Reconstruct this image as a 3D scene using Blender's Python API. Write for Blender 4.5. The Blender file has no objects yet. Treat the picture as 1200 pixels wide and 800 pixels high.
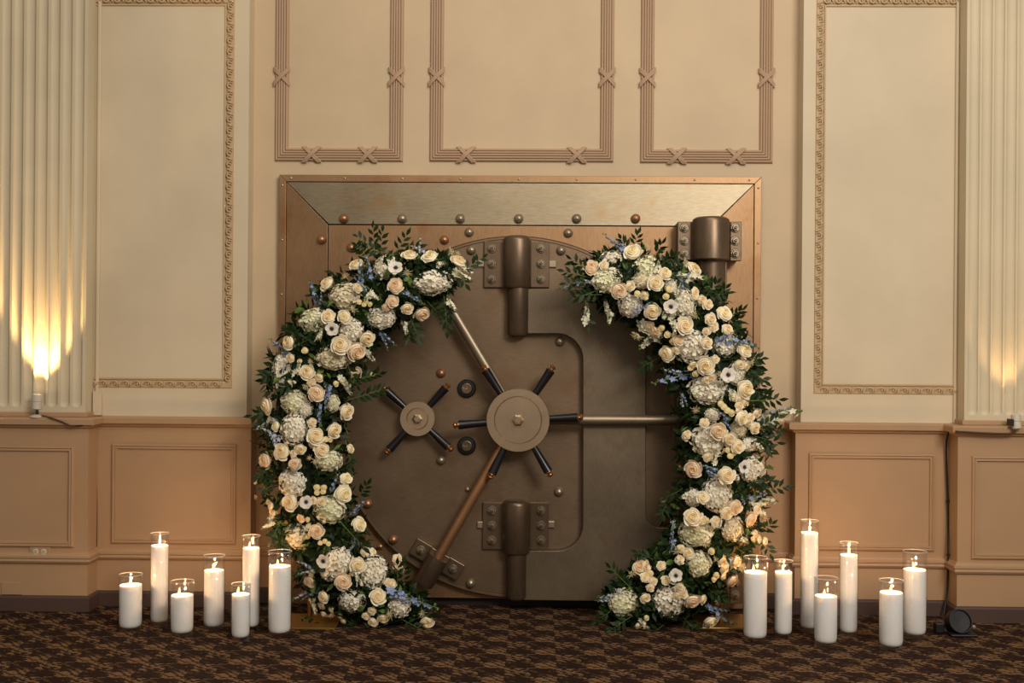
import bpy, math, random
from mathutils import Vector, Matrix, Quaternion, noise
R = math.radians; PI = math.pi
scene = bpy.context.scene
COL = scene.collection
rng = random.Random(7)

# ---------------------------------------------------------------- camera
FOC = 1375.0; DIST = 5.5; EYE = 1.232; ROLL = R(0.43); YAW = R(1.15)
cam_d = bpy.data.cameras.new('camera'); cam_d.sensor_width = 36; cam_d.lens = 36*FOC/1200
cam = bpy.data.objects.new('camera', cam_d); COL.objects.link(cam)
cam.matrix_world = Matrix.Translation((0, -DIST, EYE)) @ Matrix.Rotation(YAW, 4, 'Z') @ Matrix.Rotation(PI/2, 4, 'X') @ Matrix.Rotation(ROLL, 4, 'Z')
scene.camera = cam
# ---------------------------------------------------------------- view, world, lights
vs = scene.view_settings
vs.view_transform = 'Standard'; vs.look = 'None'; vs.gamma = 1; vs.use_curve_mapping = False
vs.exposure = 0.0
w = bpy.data.worlds.new('World'); scene.world = w; w.use_nodes = True
w.node_tree.nodes['Background'].inputs[0].default_value = (1.0, 0.88, 0.76, 1)
w.node_tree.nodes['Background'].inputs[1].default_value = 0.33
def area(name, loc, target, sx, sy, power, col):
    l = bpy.data.lights.new(name, 'AREA'); l.shape = 'RECTANGLE'; l.size = sx; l.size_y = sy
    l.energy = power; l.color = col
    o = bpy.data.objects.new(name, l); COL.objects.link(o); o.location = loc
    o.rotation_euler = (Vector(target)-Vector(loc)).to_track_quat('-Z', 'Y').to_euler()
    return o
area('ceiling_light', (0.2, -3.2, 3.9), (0.0, 0.0, 1.1), 2.6, 1.4, 38, (1.0, 0.90, 0.78))
area('room_light', (2.3, -5.6, 3.6), (0, 0, 0.9), 1.8, 1.4, 178, (1.0, 0.93, 0.86))

# ---------------------------------------------------------------- helpers
CAMR = (Matrix.Rotation(YAW, 3, 'Z') @ Matrix.Rotation(PI/2, 3, 'X') @ Matrix.Rotation(ROLL, 3, 'Z'))
def W(px, py, Y):                       # a spot seen in the photo, at depth plane Y
    d = CAMR @ Vector((px-600.0, 400.0-py, -FOC)); k = (DIST+Y)/d.y
    return Vector((d.x*k, Y, EYE+d.z*k))
def L(px, Y): return px*(DIST+Y)/FOC
def floor_y(px, py):                    # depth of a floor spot
    d = CAMR @ Vector((px-600.0, 400.0-py, -FOC))
    return -EYE/d.z*d.y - DIST

class MB:
    def __init__(s): s.v = []; s.f = []; s.m = []; s.sm = []
    def add(s, vs, fs, m=0, smooth=False, M=None):
        o = len(s.v)
        s.v += [tuple(M @ Vector(p)) if M is not None else tuple(p) for p in vs]
        s.f += [tuple(i+o for i in f) for f in fs]
        s.m += [m]*len(fs); s.sm += [smooth]*len(fs)
        return s
    def box(s, x0, x1, y0, y1, z0, z1, m=0, M=None):
        v = [(x, y, z) for z in (z0, z1) for y in (y0, y1) for x in (x0, x1)]
        f = [(0,2,3,1), (4,5,7,6), (0,1,5,4), (2,6,7,3), (0,4,6,2), (1,3,7,5)]
        return s.add(v, f, m, False, M)
    def lathe(s, prof, seg=24, m=0, M=None, smooth=True, cap0=True, cap1=True):
        ring = lambda r, z: [(r*math.cos(2*PI*k/seg), r*math.sin(2*PI*k/seg), z) for k in range(seg)]
        n = len(prof); cut = [0]
        if smooth:                                   # break the shading where the profile turns sharply
            for i in range(1, n-1):
                a = Vector((prof[i][0]-prof[i-1][0], prof[i][1]-prof[i-1][1])); b = Vector((prof[i+1][0]-prof[i][0], prof[i+1][1]-prof[i][1]))
                if a.length > 1e-9 and b.length > 1e-9 and a.angle(b) > R(38): cut.append(i)
        cut.append(n-1)
        for c0, c1 in zip(cut, cut[1:]):
            v = []; f = []
            for i in range(c0, c1+1): v += ring(*prof[i])
            for i in range(c1-c0):
                for k in range(seg):
                    k2 = (k+1) % seg
                    f.append((i*seg+k, i*seg+k2, (i+1)*seg+k2, (i+1)*seg+k))
            s.add(v, f, m, smooth, M)
        if cap0 and prof[0][0] > 1e-6: s.add(ring(*prof[0]), [tuple(range(seg-1, -1, -1))], m, False, M)
        if cap1 and prof[-1][0] > 1e-6: s.add(ring(*prof[-1]), [tuple(range(seg))], m, False, M)
        return s
    def tube(s, pts, r, seg=8, m=0, smooth=True, caps=True):
        pts = [Vector(p) for p in pts]; n = len(pts)
        rs = r if isinstance(r, (list, tuple)) else [r]*n
        v = []; f = []
        t0 = (pts[1]-pts[0]).normalized()
        ref = Vector((0,0,1)) if abs(t0.z) < .9 else Vector((1,0,0))
        nrm = t0.cross(ref).normalized()
        for i, p in enumerate(pts):
            t = (pts[min(i+1, n-1)]-pts[max(i-1, 0)]).normalized()
            nrm = (nrm - t*nrm.dot(t)).normalized(); b = t.cross(nrm)
            for k in range(seg):
                a = 2*PI*k/seg; v.append(p + (nrm*math.cos(a)+b*math.sin(a))*rs[i])
        for i in range(n-1):
            for k in range(seg):
                k2 = (k+1) % seg
                f.append((i*seg+k, (i+1)*seg+k, (i+1)*seg+k2, i*seg+k2))
        s.add(v, f, m, smooth)
        if caps:
            s.add(v[:seg], [tuple(range(seg))], m); s.add(v[-seg:], [tuple(range(seg-1, -1, -1))], m)
        return s
    def prism(s, pts, y0, y1, m=0, M=None):      # xz outline (anticlockwise seen from the room) between y0 (front) and y1
        n = len(pts)
        f0 = y0 if isinstance(y0, (list, tuple)) else [y0]*n
        v = [(p[0], f0[i], p[1]) for i, p in enumerate(pts)] + [(p[0], y1, p[1]) for p in pts]
        f = [tuple(range(n)), tuple(range(2*n-1, n-1, -1))] + [(i, i+n, (i+1) % n+n, (i+1) % n) for i in range(n)]
        return s.add(v, f, m, False, M)
    def rect_frame(s, x0, x1, z0, z1, prof, Y, m=0, smooth=False, sides=(0,1,2,3)):
        v = []
        for o, h in prof: v += [(x0+o, Y-h, z0+o), (x1-o, Y-h, z0+o), (x1-o, Y-h, z1-o), (x0+o, Y-h, z1-o)]
        f = []
        for i in range(len(prof)-1):
            for k in sides:
                k2 = (k+1) % 4; f.append((i*4+k, i*4+k2, (i+1)*4+k2, (i+1)*4+k))
        return s.add(v, f, m, smooth)
    def mesh(s, name, mats):
        me = bpy.data.meshes.new(name); me.from_pydata(s.v, [], s.f)
        for m in (mats if isinstance(mats, (list, tuple)) else [mats]): me.materials.append(m)
        me.polygons.foreach_set('material_index', s.m); me.polygons.foreach_set('use_smooth', s.sm)
        me.update(); return me

WM = {}
def tag(o, label=None, cat=None, group=None, kind=None):
    for k, v in (('label', label), ('category', cat), ('group', group), ('kind', kind)):
        if v: o[k] = v
    return o
def place(name, me, M, parent=None):
    o = bpy.data.objects.new(name, me); COL.objects.link(o)
    if parent is not None:
        o.parent = parent; o.matrix_basis = WM[parent.name].inverted() @ M
    else: o.matrix_basis = M
    WM[o.name] = M.copy(); return o
def obj(name, mb, mats, parent=None, origin=None, bevel=0, seg=2):
    if origin is None:
        n = len(mb.v); origin = Vector((sum(p[0] for p in mb.v)/n, sum(p[1] for p in mb.v)/n, min(p[2] for p in mb.v)))
    origin = Vector(origin)
    mb.v = [(p[0]-origin.x, p[1]-origin.y, p[2]-origin.z) for p in mb.v]
    o = place(name, mb.mesh(name, mats), Matrix.Translation(origin), parent)
    if bevel:
        b = o.modifiers.new('bevel', 'BEVEL'); b.width = bevel; b.segments = seg; b.limit_method = 'ANGLE'; b.angle_limit = R(35)
    return o
def empty(name, loc):
    o = bpy.data.objects.new(name, None); COL.objects.link(o); o.empty_display_size = .05
    o.location = loc; WM[o.name] = Matrix.Translation(loc); return o
def flat_plate(name, outline, holes, y_front, thick, bev, mat, parent):
    cu = bpy.data.curves.new(name, 'CURVE'); cu.dimensions = '2D'; cu.fill_mode = 'BOTH'
    for loop in [outline]+holes:
        sp = cu.splines.new('POLY'); sp.points.add(len(loop)-1); sp.use_cyclic_u = True
        for i, p in enumerate(loop): sp.points[i].co = (p[0], p[1], 0, 1)
    cu.extrude = thick/2-bev; cu.bevel_depth = bev; cu.bevel_resolution = 2; cu.offset = -bev
    t = bpy.data.objects.new('tmp', cu); COL.objects.link(t)
    bpy.context.view_layer.update()
    me = bpy.data.meshes.new_from_object(t.evaluated_get(bpy.context.evaluated_depsgraph_get()))
    bpy.data.objects.remove(t); me.materials.clear(); me.materials.append(mat); me.name = name
    M = Matrix.Translation((0, y_front+thick/2, 0)) @ Matrix.Rotation(PI/2, 4, 'X')
    return place(name, me, M, parent)
def axis_mat(loc, d, spin=0, s=1.0, sz=None):      # local +Z along d
    q = Vector(d).normalized().to_track_quat('Z', 'Y')
    return Matrix.Translation(loc) @ q.to_matrix().to_4x4() @ Matrix.Rotation(spin, 4, 'Z') @ Matrix.Diagonal((s, s, sz if sz else s, 1))
FRONT = Vector((0, -1, 0))

# ---------------------------------------------------------------- materials
def srgb(r, g, b):
    f = lambda c: (c/255/12.92 if c/255 <= .04045 else ((c/255+.055)/1.055)**2.4)
    return (f(r), f(g), f(b), 1)
class NT:
    def __init__(s, name):
        s.mat = bpy.data.materials.new(name); s.mat.use_nodes = True
        s.nt = s.mat.node_tree; s.b = s.nt.nodes['Principled BSDF']; s.out = s.nt.nodes['Material Output']
    def n(s, t, **kw):
        x = s.nt.nodes.new(t)
        for k, v in kw.items():
            if k.startswith('i_'):
                key = k[2:]; key = int(key) if key.isdigit() else key.replace('_', ' ')
                x.inputs[key].default_value = v
            else: setattr(x, k, v)
        return x
    def l(s, a, b): s.nt.links.new(a, b)
    def coord(s, kind='Object'): return s.n('ShaderNodeTexCoord').outputs[kind]
    def mapping(s, src, scale): 
        m = s.n('ShaderNodeMapping'); m.inputs['Scale'].default_value = scale; s.l(src, m.inputs[0]); return m.outputs[0]
    def noise(s, src, scale, detail=3, rough=.55):
        x = s.n('ShaderNodeTexNoise'); x.inputs['Scale'].default_value = scale; x.inputs['Detail'].default_value = detail
        x.inputs['Roughness'].default_value = rough; s.l(src, x.inputs['Vector']); return x.outputs['Fac']
    def ramp(s, fac, stops):
        r = s.n('ShaderNodeValToRGB'); e = r.color_ramp.elements
        while len(e) < len(stops): e.new(.5)
        for i, (p, c) in enumerate(stops): e[i].position = p; e[i].color = c if len(c) == 4 else (*c, 1)
        s.l(fac, r.inputs[0]); return r.outputs[0]
    def mix(s, fac, a, b, mode='MIX'):
        x = s.n('ShaderNodeMix', data_type='RGBA', blend_type=mode)
        for sock, v in ((x.inputs[0], fac), (x.inputs[6], a), (x.inputs[7], b)):
            if hasattr(v, 'default_value'): s.l(v, sock)
            else: sock.default_value = v
        return x.outputs[2]
    def math(s, op, a, b=None):
        x = s.n('ShaderNodeMath', operation=op)
        for i, v in enumerate((a, b)):
            if v is None: continue
            if hasattr(v, 'default_value'): s.l(v, x.inputs[i])
            else: x.inputs[i].default_value = v
        return x.outputs[0]
    def bump(s, h, strength, dist=.002):
        b = s.n('ShaderNodeBump'); b.inputs['Strength'].default_value = strength; b.inputs['Distance'].default_value = dist
        s.l(h, b.inputs['Height']); s.l(b.outputs[0], s.b.inputs['Normal'])
    def setp(s, **kw):
        for k, v in kw.items(): s.b.inputs[k.replace('_', ' ')].default_value = v
        return s

def paint(name, c, rough=.55, var=.06):
    t = NT(name); co = t.n('ShaderNodeNewGeometry').outputs['Position']
    n1 = t.noise(co, 2.2, 4); n2 = t.noise(co, 160, 2)
    dark = tuple(x*(1-var*2) for x in c[:3])+(1,)
    t.l(t.ramp(n1, [(.3, dark), (.65, c)]), t.b.inputs['Base Color'])
    t.setp(Roughness=rough); t.b.inputs['Specular IOR Level'].default_value = .3
    t.bump(n2, .12, .001); return t.mat
def metal(name, c1, c2, rough=.42, rust=None, brush=(4, 60, 60), metallic=.78):
    t = NT(name); co = t.n('ShaderNodeNewGeometry').outputs['Position']
    n1 = t.noise(co, 3.0, 5, .6); nb = t.noise(t.mapping(co, brush), 6, 3)
    col = t.ramp(n1, [(.3, c1), (.7, c2)])
    col = t.mix(.35, col, t.ramp(nb, [(.3, tuple(x*.75 for x in c1[:3])), (.7, tuple(min(1, x*1.15) for x in c2[:3]))]))
    if rust:
        n3 = t.noise(co, 5.5, 5, .65)
        f = t.ramp(n3, [(.55, (0, 0, 0)), (.75, (.8, .8, .8))])
        col = t.mix(f, col, rust)
    t.l(col, t.b.inputs['Base Color'])
    rr = t.n('ShaderNodeMapRange'); rr.inputs[3].default_value = rough-.08; rr.inputs[4].default_value = rough+.12
    t.l(n1, rr.inputs[0]); t.l(rr.outputs[0], t.b.inputs['Roughness'])
    t.setp(Metallic=metallic); t.bump(nb, .1, .0006); return t.mat
def plain(name, c, rough=.5, metallic=0, var=.1, scale=60):
    t = NT(name); co = t.coord('Object'); n1 = t.noise(co, scale, 2)
    t.l(t.ramp(n1, [(.3, tuple(x*(1-var) for x in c[:3])), (.7, c)]), t.b.inputs['Base Color'])
    t.setp(Roughness=rough, Metallic=metallic); return t.mat

m_cream = paint('cream_wall_paint', srgb(216, 198, 166))
m_pil = paint('pilaster_paint', srgb(212, 197, 165))
m_niche = paint('tan_wall_paint', srgb(208, 184, 148))
m_taupe = paint('taupe_moulding_paint', srgb(186, 156, 126), var=.04)
m_leafm = paint('leaf_moulding_paint', srgb(196, 168, 128), var=.05)
m_wains = paint('wainscot_paint', srgb(180, 145, 109))
m_base = paint('baseboard_paint', srgb(84, 65, 57), .5)
m_white = plain('white_plastic', srgb(205, 196, 176), .45)
m_black = plain('black_plastic', (.006, .006, .006, 1), .5)
m_cordb = plain('brown_cord', srgb(70, 48, 32), .5)
m_steel = metal('brushed_steel_bronze', srgb(118, 104, 82), srgb(146, 134, 110), .40, srgb(136, 104, 70), metallic=.9)
m_bronze = metal('bronze_plate', srgb(146, 112, 78), srgb(168, 134, 98), .42, srgb(140, 96, 60), (60, 60, 4))
m_door = metal('door_plate_metal', srgb(112, 92, 70), srgb(138, 116, 92), .46, srgb(120, 90, 62))
m_yoke = metal('yoke_metal', srgb(104, 90, 72), srgb(132, 116, 94), .46, srgb(110, 82, 56), (60, 60, 5))
m_hinge = metal('hinge_dark_metal', srgb(98, 80, 62), srgb(124, 104, 82), .36, None, (60,60,4), .7)
m_wheel = metal('wheel_hub_metal', srgb(180, 156, 126), srgb(200, 176, 146), .34, None, (40, 40, 40), .92)
m_bar = metal('locking_bar_steel', srgb(150, 132, 108), srgb(160, 144, 120), .40, None, (40, 40, 40))
m_copper = metal('copper_dome', srgb(168, 122, 84), srgb(190, 142, 100), .38)
m_nut = metal('nut_steel', srgb(150, 134, 110), srgb(182, 166, 140), .34, None, (40,40,40), .7)
m_grip = plain('black_grip', (.010, .010, .011, 1), .28)
m_brass = metal('old_brass', srgb(150, 100, 55), srgb(180, 128, 75), .3)
m_gap_shade = plain('dark_gap_and_shade', srgb(30, 20, 14), .6)
m_gold = metal('gold_stand', srgb(150, 112, 54), srgb(176, 136, 70), .38)
# ================================================================ ROOM
YN, YS, YSW, YP, YPW = 0.0, -0.10, -0.12, -0.20, -0.24      # niche, side wall, its wainscot, pilaster, pedestal
TOP = 3.5
Z_RAIL = 0.873
def X(px, py, Y): return W(px, py, Y).x
def Z(px, py, Y): return W(px, py, Y).z
xl_u = X(289, 480, YS); xr_u = X(938.5, 480, YS)            # upper wall edges at the niche
xl_w = X(294, 560, YSW); xr_w = X(932, 560, YSW)            # wainscot edges at the niche
xpl = X(100, 480, YP); xpr = X(1130, 480, YP)               # pilaster inner edges
xdl = X(103, 600, YPW); xdr = X(1122, 600, YPW)             # pedestal inner edges
XE = 4.2

# floor
def carpet():
    t = NT('patterned_carpet'); g = t.n('ShaderNodeNewGeometry').outputs['Position']
    sp = t.n('ShaderNodeSeparateXYZ'); t.l(g, sp.inputs[0])
    cell = 0.0975
    nx = t.noise(g, 1.1, 1)
    u = t.math('DIVIDE', t.math('ADD', sp.outputs[0], 0.01+cell*200), cell)
    v = t.math('DIVIDE', t.math('ADD', sp.outputs[1], cell*200), cell)
    fu, fv = t.math('FLOOR', u), t.math('FLOOR', v)
    lu, lv = t.math('FRACT', u), t.math('FRACT', v)
    row = t.math('MODULO', fv, 2.0)
    par = t.math('MODULO', t.math('ADD', fu, fv), 2.0)
    # local motif coordinates, shifted by row so that two motifs alternate; wobble blurs the cell edge
    cb = t.n('ShaderNodeCombineXYZ')
    per = t.math('MODULO', t.math('ADD', u, row), 2.0)
    t.l(t.math('MULTIPLY', per, 1.0), cb.inputs[0]); t.l(t.math('MODULO', v, 2.0), cb.inputs[1])
    mp = t.mapping(cb.outputs[0], (2.4, 3.0, 1))
    dist = t.n('ShaderNodeTexNoise'); dist.inputs['Scale'].default_value = 1.6; dist.inputs['Detail'].default_value = 2; t.l(mp, dist.inputs['Vector'])
    va = t.n('ShaderNodeVectorMath', operation='MULTIPLY_ADD'); t.l(dist.outputs['Color'], va.inputs[0]); va.inputs[1].default_value = (1.6, 1.2, 0); t.l(mp, va.inputs[2])
    vo = t.n('ShaderNodeTexVoronoi', feature='SMOOTH_F1'); vo.inputs['Scale'].default_value = 1.0; vo.inputs['Smoothness'].default_value = .25; t.l(va.outputs[0], vo.inputs['Vector'])
    wv = t.n('ShaderNodeTexWave', wave_type='BANDS', bands_direction='DIAGONAL'); wv.inputs['Scale'].default_value = .55; wv.inputs['Distortion'].default_value = 7.0; wv.inputs['Detail'].default_value = 1.5; t.l(va.outputs[0], wv.inputs['Vector'])
    blob = t.ramp(t.math('ADD', t.math('MULTIPLY', vo.outputs['Distance'], .75), t.math('MULTIPLY', wv.outputs['Fac'], .5)), [(.56, (1,)*3), (.66, (0,)*3)])
    thin = t.ramp(t.math('ADD', t.math('MULTIPLY', vo.outputs['Distance'], .6), t.math('MULTIPLY', wv.outputs['Fac'], .6)), [(.28, (.5,)*3), (.40, (0,)*3)])
    m = t.mix(par, thin, blob)
    fib = t.noise(g, 420, 2)
    fine = t.noise(g, 120, 3)
    tan = t.ramp(fine, [(.25, srgb(98, 72, 48)), (.75, srgb(148, 114, 80))])
    drk = t.ramp(fine, [(.25, srgb(30, 19, 15)), (.75, srgb(56, 38, 28))])
    col = t.mix(m, drk, tan)
    col = t.mix(.45, col, t.ramp(fib, [(.3, (.55,)*3), (.7, (1.25,)*3)]), 'MULTIPLY')
    t.l(col, t.b.inputs['Base Color']); t.setp(Roughness=.95)
    t.b.inputs['Specular IOR Level'].default_value = .1
    t.bump(t.math('ADD', fib, t.math('MULTIPLY', m, .3)), .7, .004); return t.mat
fl = MB().box(-4.6, 4.6, -7.5, 0.2, -0.1, 0)
tag(obj('floor', fl, carpet()), 'dark brown carpet with a tan scrolled chequer pattern', 'floor', kind='structure')

wb = MB().box(X(289,480,YS)-.3, X(938,480,YS)+.3, YN, .25, 0, TOP)
wall_back = tag(obj('wall_back', wb, m_niche, origin=(0, 0, 0)), 'tan recessed wall behind and above the vault door', 'wall', kind='structure')
def side_wall(nm, x0, x1, lab):
    return tag(obj(nm, MB().box(x0, x1, YS, .25, Z_RAIL-.02, TOP), m_cream, origin=((x0+x1)/2, YS, 0)), lab, 'wall', kind='structure')
wall_l = side_wall('wall_left', -XE, xl_u, 'cream panelled wall left of the vault, between pilaster and recess')
wall_r = side_wall('wall_right', xr_u, XE, 'cream panelled wall right of the vault, between recess and pilaster')

# wainscot bodies
def wain(x0, x1, Yf, name, parent):
    return obj(name, MB().box(x0, x1, Yf, 0.2, 0, Z_RAIL-.02), m_wains, parent)
wn = wain(X(286,480,YS), X(942,480,YS), -0.012, 'wainscot', wall_back)
wain(-XE, xl_w, YSW, 'wainscot', wall_l); wain(xr_w, XE, YSW, 'wainscot', wall_r)

# horizontal mouldings of a wall stretch: profile pushed out of plane Yf and returned at the ends
def ledge(x0, x1, Yf, prof, name, mat, parent, ends=(0, 0)):
    """prof: (z, out) from bottom to top; ends: 1 when the moulding wraps round that end"""
    v = []; n = len(prof)
    for z, o in prof:
        a = x0 - (o if ends[0] else 0); b = x1 + (o if ends[1] else 0)
        v += [(a, 0.02, z), (a, Yf-o, z), (b, Yf-o, z), (b, 0.02, z)]
    f = []
    for i in range(n-1):
        for k in range(3): f.append((i*4+k, i*4+k+1, (i+1)*4+k+1, (i+1)*4+k))
    f += [(0, 3, 2, 1), tuple((n-1)*4+k for k in range(4))]
    return obj(name, MB().add(v, f), mat, parent)
RAILP = [(Z_RAIL-.047, .004), (Z_RAIL-.043, .014), (Z_RAIL-.032, .018), (Z_RAIL-.030, .034), (Z_RAIL-.006, .036), (Z_RAIL, .032), (Z_RAIL+.0005, -.01)]
LOWP = [(.213, .002), (.216, .010), (.226, .016), (.236, .013), (.240, .018), (.250, .018), (.256, .010), (.262, .008), (.266, 0)]
BASEP = [(0, .014), (.060, .014), (.066, .010), (.070, 0)]
for (x0, x1, Yf, par, ends) in ((-XE, xl_w, YSW, wall_l, (0, 1)), (xr_w, XE, YSW, wall_r, (1, 0)), (xl_w-.05, X(327,480,0)-.005, -0.012, wall_back, (0, 0)), (X(892,480,0)+.005, xr_w+.05, -0.012, wall_back, (0, 0))):
    ledge(x0, x1, Yf, RAILP, 'chair_rail', m_wains, par, ends)
    ledge(x0, x1, Yf, LOWP, 'lower_rail', m_wains, par, ends)
def baseboard(nm, x0, x1, Yf, ends, lab):
    return tag(ledge(x0, x1, Yf, BASEP, nm, m_base, None, ends), lab, 'baseboard', kind='structure')
baseboard('baseboard_left', -XE, xl_w, YSW, (0, 1), 'dark brown baseboard under the left wall panel')
baseboard('baseboard_right', xr_w, XE, YSW, (1, 0), 'dark brown baseboard under the right wall panel')
baseboard('baseboard_back', xl_w, X(327,480,0)-.005, -0.012, (0, 0), 'short dark baseboard in the recess left of the vault')
baseboard('baseboard_back', X(892,480,0)+.005, xr_w, -0.012, (0, 0), 'short dark baseboard in the recess right of the vault')

# thin wainscot panel frames
PANF = [(0, 0), (.003, .010), (.009, .012), (.013, .006), (.017, .009), (.022, .009), (.025, 0)]
def panel(x0, x1, z0, z1, Y, par): obj('panel_frame', MB().rect_frame(x0, x1, z0, z1, PANF, Y), m_wains, par)
panel(X(131,580,YSW), X(277,580,YSW), Z(200,637,YSW), Z(200,520,YSW), YSW, wall_l)
panel(X(947,580,YSW), X(1095,580,YSW), Z(1020,645,YSW), Z(1020,531,YSW), YSW, wall_r)

# carved leaf mouldings
def leaf_run(mb, A, B, w, pitch=.052):
    """A->B runs along the moulding; w points from the outer to the inner edge"""
    A = Vector(A); B = Vector(B); t = (B-A); n = max(1, int(t.length/pitch)); t = t.normalized(); w = Vector(w)
    wn_ = w.normalized()
    for i in range(n):
        c = A + t*(pitch*(i+.5)) + wn_*.016
        pts = [c + t*(.015*math.cos(a_)) + wn_*(.013*math.sin(a_)) + FRONT*.011 for a_ in [R(-60+50*k) for k in range(6)]]
        mb.tube(pts, [.002, .0042, .005, .005, .0042, .002], 5)
        mb.tube([c+t*-.002+wn_*-.006+FRONT*.008, c+t*.003+wn_*.001+FRONT*.013, c+t*.004+wn_*.008+FRONT*.008], [.002, .006, .002], 5)
        c2 = c+t*.024
        mb.tube([c2-wn_*.013-t*.006+FRONT*.008, c2+FRONT*.014, c2+wn_*.013+t*.006+FRONT*.007], [.002, .0055, .002], 5)
LEAFP = [(0, 0), (.002, .006), (.030, .006), (.032, .001), (.036, .001), (.037, .007), (.043, .008), (.045, 0)]
def leaf_frame(x0, x1, z0, z1, par, sides):
    mb = MB().rect_frame(x0, x1, z0, z1, LEAFP, YS, sides=sides)
    ww = .034
    if 0 in sides: leaf_run(mb, (x0+.02, YS, z0), (x1-.02, YS, z0), (0, 0, ww))
    if 2 in sides: leaf_run(mb, (x0+.02, YS, z1), (x1-.02, YS, z1), (0, 0, -ww))
    if 1 in sides: leaf_run(mb, (x1, YS, z0+.02), (x1, YS, z1-.02), (-ww, 0, 0))
    if 3 in sides: leaf_run(mb, (x0, YS, z0+.02), (x0, YS, z1-.02), (ww, 0, 0))
    obj('leaf_moulding', mb, m_leafm, par)
leaf_frame(xpl-.05, X(273.5,250,YS), Z(190,454,YS), Z(190,-4,YS), wall_l, (0, 1, 2))
leaf_frame(X(955,250,YS), xpr+.05, Z(1040,461.5,YS), Z(1040,-3,YS), wall_r, (0, 2, 3))
# plain bead strip beside the right pilaster
obj('corner_bead', MB().box(xpr-.016, xpr-.002, YS-.012, YS, Z_RAIL, TOP), m_cream, wall_r, bevel=.004)
obj('corner_bead', MB().box(xpl+.010, xpl+.026, YS-.012, YS, Z_RAIL, TOP), m_cream, wall_l, bevel=.004)

# reeded mouldings above the vault
def reed_prof(w=.064, n=5, h=.016):
    p = [(0, 0), (.002, .008)]
    pitch = (w-.006)/n
    for i in range(n):
        for k in range(7):
            a = PI*(1-k/6); base = .008+.005*math.sin(PI*(i+.5)/n)
            p.append((.003+pitch*(i+.5)+math.cos(a)*pitch*.46, base+math.sin(a)*.007))
    p += [(w-.002, .008), (w, 0)]
    return p
def ribbon(par, c, horiz):
    mb = MB(); hw = .036
    for sg in (-1, 1):
        for off in (-.008, 0.0, .008):
            pts = []
            for k in range(9):
                t = -1+2*k/8
                along = t*.036*sg + off; across = t*hw
                h = .024 - .012*t*t + (.004 if sg > 0 else 0)
                pts.append((c[0]+(along if horiz else across), -h, c[2]+(across if horiz else along)))
            mb.tube(pts, .0045, 5)
    obj('ribbon_tie', mb, m_taupe, par)
RP = reed_prof()
for i, (xa, xb, zb, ties, sides) in enumerate(((323, 473, 189.5, (366, 431.5), (0,)), (504, 719.5, 190, (546.5, 676), (0,)), (750.5, 906, 191.5, (793, 862), (0,)))):
    x0, x1 = X(xa, 100, 0), X(xb, 100, 0); z0 = Z((xa+xb)/2, zb, 0)
    o = obj('trim_%d' % (i+1), MB().rect_frame(x0, x1, z0, TOP-.2, RP, 0), m_taupe, origin=((x0+x1)/2, 0, z0))
    tag(o, ('reeded taupe wall moulding, left one of three above the vault', 'wide reeded taupe wall moulding in the middle above the vault', 'reeded taupe wall moulding, right one of three above the vault')[i], 'moulding', kind='structure')
    for tx in ties: ribbon(o, (X(tx, 184, 0), 0, z0+.032), True)
    for s_, xx in ((0, x0+.032), (1, x1-.032)):
        for zz in (Z(600, 91, 0), Z(600, 91, 0)+.62): ribbon(o, (xx, 0, zz), False)

# fluted pilasters on pedestals
PWID = .68
def pilaster(nm, xin, side, centers, lab):
    z0 = Z_RAIL+.004; zf = Z(50 if side < 0 else 1160, 477 if side < 0 else 487, YP)
    pitch = L(14.2, YP); r = L(5.9, YP)
    xout = xin + side*PWID
    xc = [c for c in centers if (abs(c) < abs(xout)-.03)]
    mb = MB()
    xs = set()
    lo, hi = min(xin, xout), max(xin, xout)
    for c in xc:
        for k in range(11):
            xs.add(round(c - r*math.cos(PI*k/10), 6))
    xs = sorted([x for x in xs if lo < x < hi]+[lo, hi])
    zs = [z0] + [zf+r*(1-math.cos(PI/2*k/6)) for k in range(7)] + [TOP]
    def depth(x, z):
        for c in xc:
            d = abs(x-c)
            if d < r-1e-5:
                dz = max(0, zf+r-z)
                q = 1-(d/r)**2-(dz/r)**2
                return math.sqrt(q)*r*.62 if q > 0 else 0
        return 0
    v = [(x, YP+depth(x, z), z) for z in zs for x in xs]; n = len(xs)
    f = [(j*n+i, j*n+i+1, (j+1)*n+i+1, (j+1)*n+i) for j in range(len(zs)-1) for i in range(n-1)]
    mb.add(v, f, 0, False)
    mb.add([(xin, YP, z0), (xin, 0, z0), (xin, 0, TOP), (xin, YP, TOP)], [(0,1,2,3) if side < 0 else (3,2,1,0)])
    mb.add([(xout, YP, z0), (xout, 0, z0), (xout, 0, TOP), (xout, YP, TOP)], [(3,2,1,0) if side < 0 else (0,1,2,3)])
    root = tag(obj(nm, mb, m_pil, origin=((lo+hi)/2, YP, 0)), lab, 'pilaster', kind='structure')
    # foot band
    zb = Z_RAIL
    obj('foot_band', MB().box(min(xout+side*.012, xin-side*.012), max(xout+side*.012, xin-side*.012), YP-.012, 0, zb, zb+.022), m_wains, root, bevel=.004)
    # pedestal
    xd = xdl if side < 0 else xdr
    xout += side*.02
    obj('pedestal', MB().box(min(xout, xd), max(xout, xd), YPW, 0, 0, zb-.02), m_wains, root)
    e = (1, 1)
    a, b = min(xout, xd), max(xout, xd)
    ledge(a, b, YPW, RAILP, 'chair_rail', m_wains, root, e)
    ledge(a, b, YPW, LOWP, 'lower_rail', m_wains, root, e)
    return root
cl_ = [X(47.5-14.25*k, 476, YP) for k in range(-3, 60)]
cr_ = [X(1139.5+14.45*k, 487, YP) for k in range(0, 60)]
pl = pilaster('trim_4', xpl, -1, cl_, 'cream fluted pilaster on a pedestal at the left edge')
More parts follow.
